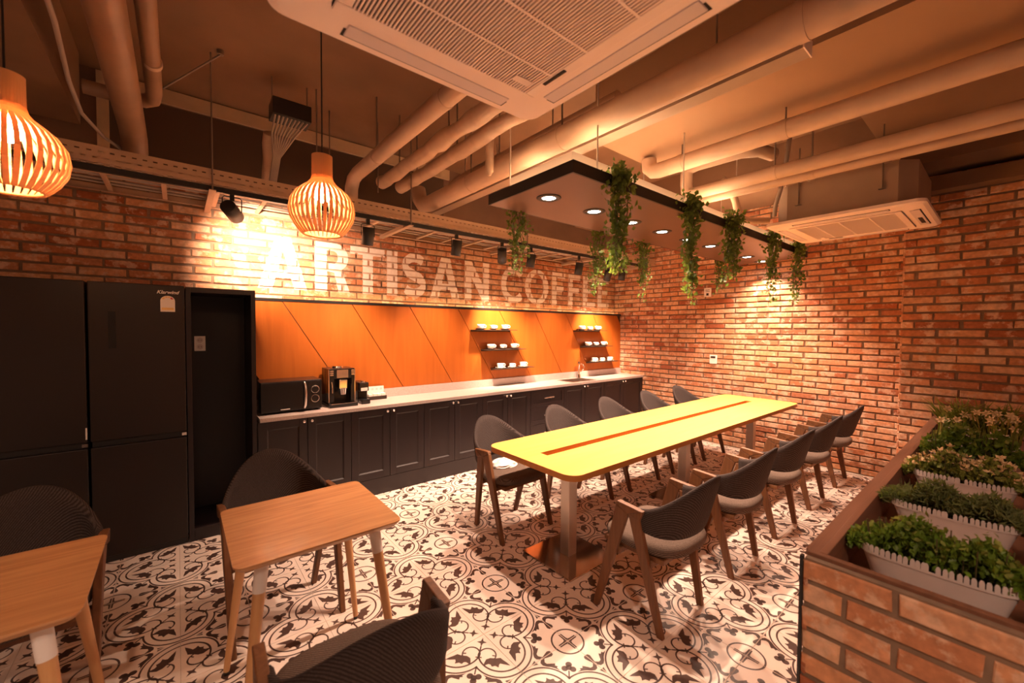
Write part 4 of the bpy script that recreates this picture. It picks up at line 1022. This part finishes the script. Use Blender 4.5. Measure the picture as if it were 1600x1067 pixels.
for i in range(9): a = -.11 + .027 * i; wr.tube([(a, -.06, 0), (a * .7 - .05, -.02, -.12), (-.08 + a * .2, .08, -.26), (-.09 + a * .2, .20, -.42)], .007, 6)
part('wires', wr, 'hose', t)
part('rod', MB().cyl((-.12, 0, .12), (-.12, 0, ZC - 3.13), .005, .005, 8).cyl((.12, 0, .12), (.12, 0, ZC - 3.13), .005, .005, 8), 'rod', t)
t = pipe('flexible_duct', 'wrapped tube falling from the ceiling to the cable tray behind the pendant', [(-.93, .42, 3.02), (-.92, .48, 2.96), (-.91, .55, 2.88), (-.90, .64, 2.80), (-.90, .70, 2.76)], .05, 'wrap', rad=[.045, .055, .05, .056, .05])
t = thing('bracing_rod', 'thin diagonal bracing rod under the ceiling at the upper left', 'rod', (-1.24, .28, 3.40))
part('rod', MB().cyl((0, 0, 0), (-.36, .22, -.30), .006, .006, 8).cyl((0, 0, 0), (0, 0, .03), .02, .02, 10), 'rod', t)
for x, y, lab in ((-.62, .35, 'thin rod hanging from the ceiling just left of the pendant cord'), (-.45, .62, 'thin rod hanging from the ceiling just right of the pendant cord'), (-.05, .55, 'thin rod hanging behind the smooth left ceiling pipe'), (1.05, .2, 'thin rod hanging left of the near end of the light panel'), (1.75, .1, 'thin rod hanging behind the near end of the light panel')):
    o = part('threaded_rod', MB().cyl((0, 0, 0), (0, 0, ZC - 2.8), .005, .005, 8), 'rod', None, (x, y, 2.8))
    tag(o, lab, 'rod', 'threaded rods hanging from the ceiling')

# ================================================================== GREENERY
def leaf_cloud(pts, size, rnd, mb, mi=0, flat=.35, up_=0.0):
    for p in pts:
        a = rnd.uniform(0, 2 * PI); b = rnd.uniform(-1, 1) * (1 - up_) * PI / 2 + up_ * rnd.uniform(.3, 1.2); s = size * rnd.uniform(.6, 1.25)
        d = Vector((math.cos(a) * math.cos(b), math.sin(a) * math.cos(b), math.sin(b)))
        q = d.cross(Vector((rnd.uniform(-1, 1), rnd.uniform(-1, 1), rnd.uniform(-1, 1)))).normalized(); nn = d.cross(q)
        p = Vector(p); wv = s * flat
        mb.add([p, p + d * s * .5 + q * wv + nn * s * .08, p + d * s, p + d * s * .5 - q * wv + nn * s * .08], [(0, 1, 2), (0, 2, 3)], mi)
def ivy(x, y, zt, L, W, nl, label, seed, size=.036):
    rnd = random.Random(seed)
    t = thing('hanging_ivy', label, 'ivy', (x, y, zt), 0, 'ivy plants hanging from the light panel')
    st = MB(); lf = MB()
    for k in range(6):
        ln = L * rnd.uniform(.55, 1.0) if k else L
        ax = rnd.uniform(-W, W) * .5; ay = rnd.uniform(-.025, .025); P = [(ax * .6, .05 if y < -1.3 else -.05, .03), (ax * .6, 0, .05)]
        n = 10
        for i in range(1, n + 1):
            f_ = i / n; P.append((ax + rnd.uniform(-1, 1) * W * .22 * (1 - .4 * f_), ay + rnd.uniform(-.02, .02), .05 - f_ * (ln + .05)))
        st.tube(P, .0022, 5)
        for _ in range(nl // 6):
            f_ = rnd.random() ** (1.25); i = min(int(f_ * n), n - 1) + 1; a = Vector(P[i]); b = Vector(P[min(i + 1, n + 1)]); q = a + (b - a) * rnd.random()
            sp = .030 * (1 - .45 * f_) + .006
            leaf_cloud([q + Vector((rnd.gauss(0, sp), rnd.gauss(0, sp * .8), rnd.gauss(0, .012)))], size, rnd, lf)
    for _ in range(nl // 5):
        leaf_cloud([(rnd.gauss(0, W * .42), rnd.gauss(0, .03), .02 + rnd.gauss(0, .04))], size, rnd, lf)
    part('stems', st, 'stem', t, kind='stuff'); part('leaves', lf, 'leaf1', t, kind='stuff')
nearI = [(.545, .57, .11, 700, 'ivy with the longest trail at the near corner of the light panel'), (1.397, .68, .13, 760, 'full ivy second from the near corner of the light panel'), (2.07, .50, .13, 640, 'bushy ivy in the middle of the near panel edge'), (2.966, .60, .10, 460, 'slim ivy second from the far end of the near panel edge'), (3.69, .58, .11, 460, 'slim ivy at the far end of the near panel edge')]
for i, (x, L, W, nl, lab) in enumerate(nearI): ivy(x, HY0 - .022, HZ + .045, L, W, nl, lab, 100 + i)
farI = [(.436, .50, .09, 360, 'thin ivy hanging from the kitchen side near end of the panel'), (1.36, .58, .12, 420, 'ivy hanging from the kitchen side in front of the painted E letters'), (2.02, .62, .13, 460, 'ivy hanging in front of the corner of the brick walls'), (3.69, .45, .10, 280, 'short ivy hanging from the kitchen side far end of the panel')]
for i, (x, L, W, nl, lab) in enumerate(farI): ivy(x, HY1 + .022, HZ + .045, L, W, nl, lab, 200 + i, .034)

# ---- brick planter and flower boxes ----------------------------------------
PX0, PYL, PYR, PZ = .005, -2.772, -3.30, .862
t = thing('brick_planter', 'long waist high brick planter lined with brown boards at the right', 'planter', (PX0, (PYL + PYR) / 2, 0))
cy = (PYL + PYR) / 2; hw = (PYL - PYR) / 2
part('core', MB().box(.007, .030, -hw + .005, hw - .005, 0, PZ - .006).box(.030, XP - PX0, hw - .030, hw - .012, 0, PZ - .02).box(.030, XP - PX0, -hw + .012, -hw + .030, 0, PZ - .02), 'mortar', t)
part('liner_board', MB().box(.052, XP - PX0, hw - .052, hw - .030, .64, PZ + .006), 'liner', t, bevel=.002)
part('liner_board', MB().box(.052, XP - PX0, -hw + .030, -hw + .052, .64, PZ + .006), 'liner', t, bevel=.002)
part('liner_board', MB().box(.030, .0518, -hw + .004, hw - .004, .64, PZ + .006), 'liner', t, bevel=.002)
part('rim_cap', MB().box(.0525, XP - PX0, hw - .0295, hw + .004, PZ - .015, PZ + .004), 'liner', t)
part('rim_cap', MB().box(.0525, XP - PX0, -hw - .004, -hw + .0295, PZ - .015, PZ + .004), 'liner', t)
part('shelf_board', MB().box(.0525, XP - PX0, -hw + .0525, hw - .0525, .725, .745), 'liner', t)
part('corner_strip', MB().box(-.003, .014, hw - .002, hw + .006, 0, PZ), 'black', t)
# bricks of the front face and of the table side
def lay_front():
    rr_ = random.Random(77); hgt = .0735
    for r_ in range(12):
        zc = PZ - .004 - hgt * (r_ + .5)
        if zc < .02: break
        u = -hw + .002; edges = []
        off = (.205, .115)[r_ % 2] if r_ % 2 == 0 else .095
        cur = hw - .002; first = True
        while cur > -hw + .03:
            L = (off if first else .262) ; first = False
            a = max(cur - L, -hw + .002); edges.append((a, cur)); cur = a - .014
        for a, b in edges:
            if b - a < .03: continue
            mbk = brick_mesh(round(b - a, 3), rr_.randrange(999)); mbk.v = [(x, y, z * 1.07) for x, y, z in mbk.v]
            ob('brick', mbk.mesh('brick', ['brick']), t, (0.0 + rr_.uniform(-.002, .002), (a + b) / 2, zc), -PI / 2)
lay_front()
side = MB(); rr_ = random.Random(78)
for r_ in range(11):
    zc = PZ - .03 - BH * (r_ + .5); k = 0
    while k * BP < XP - PX0:
        a = k * BP + (r_ % 2) * BP / 2; b = min(a + BP - BG, XP - PX0 - .005); k += 1
        if b - a < .05: continue
        mbk, me = brick_get(b - a, rr_.randrange(5)); side.merge(mbk, Matrix.Translation(((a + b) / 2, hw - .002, zc)) @ Matrix.Rotation(PI, 4, 'Z'))
part('side_bricks', side, 'brick', t, kind='stuff')
def flower_box(cx, label, builder, h=.095, cyo=0.0, L=.345, W=.150, seed=0, pk=True):
    y0 = -3.035 + cyo
    t = thing('flower_box', label, 'flower box', (cx, y0, .7455), 0, 'white flower boxes in the brick planter')
    N = 72
    def ring(k, z): return [(W / 2 * k * math.copysign(abs(math.cos(a)) ** .55, math.cos(a)), L / 2 * k * math.copysign(abs(math.sin(a)) ** .55, math.sin(a)), z) for a in (2 * PI * i / N for i in range(N))]
    m = MB(); vs = ring(.80, 0) + ring(.97, h) + ring(1.0, h) + ring(1.0, h + .006) + ring(.94, h + .006) + ring(.90, h - .02)
    fs = [tuple(range(N - 1, -1, -1))]
    for k in range(5): fs += [(k * N + i, k * N + (i + 1) % N, (k + 1) * N + (i + 1) % N, (k + 1) * N + i) for i in range(N)]
    m.add(vs, fs, 0, False); part('box', m, 'pot', t)
    so = ring(.91, h - .018); part('soil', MB().add(so, [tuple(range(N))]), 'soil', t)
    if pk:
        P = [(-.0055, 0), (.0055, 0), (.0055, .016), (.0035, .022), (0, .024), (-.0035, .022), (-.0055, .016)]
        pm = MB(); n = len(P); pv = [(x, -.0018, z) for x, z in P] + [(x, .0018, z) for x, z in P]
        pm.add(pv, [tuple(range(n)), tuple(range(2 * n - 1, n - 1, -1))] + [(i, n + i, n + (i + 1) % n, (i + 1) % n) for i in range(n)])
        pme = pm.mesh('picket', ['pot']); NP = 62
        # even spacing along the rim
        fine = [Vector((W / 2 * .985 * math.copysign(abs(math.cos(a)) ** .55, math.cos(a)), L / 2 * .985 * math.copysign(abs(math.sin(a)) ** .55, math.sin(a)), 0)) for a in (2 * PI * i / 720 for i in range(721))]
        cum = [0]
        for i in range(720): cum.append(cum[-1] + (fine[i + 1] - fine[i]).length)
        j = 0
        for q in range(NP):
            s_ = cum[-1] * q / NP
            while cum[j + 1] < s_: j += 1
            d = (fine[j + 1] - fine[j]); ob('picket', pme, t, (fine[j].x, fine[j].y, h + .0055), math.atan2(d.y, d.x))
    builder(t, h, L, W, random.Random(seed)); return t
def mound(rnd, L, W, h, H, n, spill=.03):
    pts = []
    for _ in range(n):
        y = rnd.uniform(-1, 1) * (L / 2 + spill); x = max(-W * .34, min(W * .6, rnd.gauss(W * .10, W * .28))); e = 1 - (abs(y) / (L / 2 + spill)) ** 4
        top = H * (.72 + .28 * math.sin(y * 40 + x * 30)) * e * math.exp(-(x / (W * .75)) ** 2)
        pts.append((x, y, h + (.014 if x < 0 else -.01) + top * rnd.random() ** .45))
    return pts
def plant_box(lf, size, n, H, flowers=None, fine=False, lf2=None):
    def f(t, h, L, W, rnd):
        m = MB(); leaf_cloud(mound(rnd, L, W, h, H, n), size, rnd, m, 0, .12 if fine else .36, .35 if fine else 0); part('foliage', m, lf, t, kind='stuff')
        s_ = MB()
        for _ in range(26):
            y = rnd.uniform(-L / 2, L / 2) * .9; x = rnd.uniform(-W, W) * .3; s_.tube([(x, y, h - .02), (x * 1.2, y * 1.02, h + H * .4), (x * 1.4, y * 1.05, h + H * .85)], .0018, 5)
        part('stems', s_, 'stem', t, kind='stuff')
        if lf2:
            m2 = MB(); pts = mound(rnd, L, W, h, H * 1.25, n // 8); leaf_cloud(pts, size * .9, rnd, m2, 0, .36, .5); part('young_leaves', m2, lf2, t, kind='stuff')
        if flowers:
            fm = MB()
            for p in mound(rnd, L, W, h + H * .15, H, flowers[1]):
                for k in range(5): leaf_cloud([p], flowers[2], rnd, fm, 0, .32, .6)
            part('flowers', fm, flowers[0], t, kind='stuff')
    return f
flower_box(.300, 'white flower box of bright green box shrub nearest the viewer', plant_box('leaf2', .021, 5600, .120, lf2='leaf4'), seed=1)
flower_box(.855, 'white flower box of grey green feathery plants, second in the planter', plant_box('leaf3', .030, 5600, .112, fine=True), seed=2)
flower_box(1.43, 'white flower box with cream flowers, third in the planter', plant_box('leaf4', .026, 3000, .135, ('petal', 230, .022)), seed=3)
flower_box(2.03, 'flower box of broad green leaves with tiny white flowers, fourth in the planter', plant_box('leaf2', .034, 2300, .165, ('petal2', 90, .012), lf2='leaf4'), seed=4, pk=False)
def lily(t, h, L, W, rnd):
    m = MB()
    for _ in range(420):
        y = rnd.uniform(-L / 2, L / 2) * 1.05; x = rnd.gauss(.02, W * .35); a = rnd.uniform(0, 2 * PI); ln = rnd.uniform(.16, .36); P = []
        for i in range(6):
            f_ = i / 5; P.append(Vector((x + math.cos(a) * f_ * f_ * ln * .65, y + math.sin(a) * f_ * f_ * ln * .65, h + ln * f_ * (1 - .25 * f_ * f_))))
        d = Vector((-math.sin(a), math.cos(a), 0))
        for i in range(5):
            w0 = .009 * (1 - (i / 5)); w1 = .009 * (1 - ((i + 1) / 5)) + .0003
            m.add([P[i] - d * w0, P[i] + d * w0, P[i + 1] + d * w1, P[i + 1] - d * w1], [(0, 1, 2, 3)])
    part('fern_blades', m, 'leaf5', t, kind='stuff')
    for q in range(22):
        y = rnd.uniform(-L / 2, L / 2); x = rnd.gauss(-.05, .02); z = h + rnd.uniform(.10, .19); c_ = Vector((x - .03, y + rnd.uniform(-.03, .03), z))
        s_ = part('flower_stalk', MB().tube([(x, y, h - .02), (x - .008, (y + c_.y) / 2, (h + z) / 2), c_ - Vector((0, 0, .02)), c_], .0035, 6, rad=[.003, .003, .006, .010]), 'stalk', t)
        pm = MB(); ax = Vector((-.7, rnd.uniform(-.6, .6), rnd.uniform(.2, .8))).normalized(); e1 = ax.cross(Vector((0, 0, 1))).normalized(); e2 = ax.cross(e1)
        for k in range(6):
            a = k * PI / 3; d = (e1 * math.cos(a) + e2 * math.sin(a)); w_ = ax.cross(d)
            pm.add([c_, c_ + d * .014 + w_ * .007 + ax * .016, c_ + d * .030 + ax * .014, c_ + d * .014 - w_ * .007 + ax * .016], [(0, 1, 2, 3)])
        part('petals', pm, 'petal', s_)
flower_box(2.68, 'flower box of yellow lilies and tall fern blades against the brick pier', lily, seed=5, pk=False)
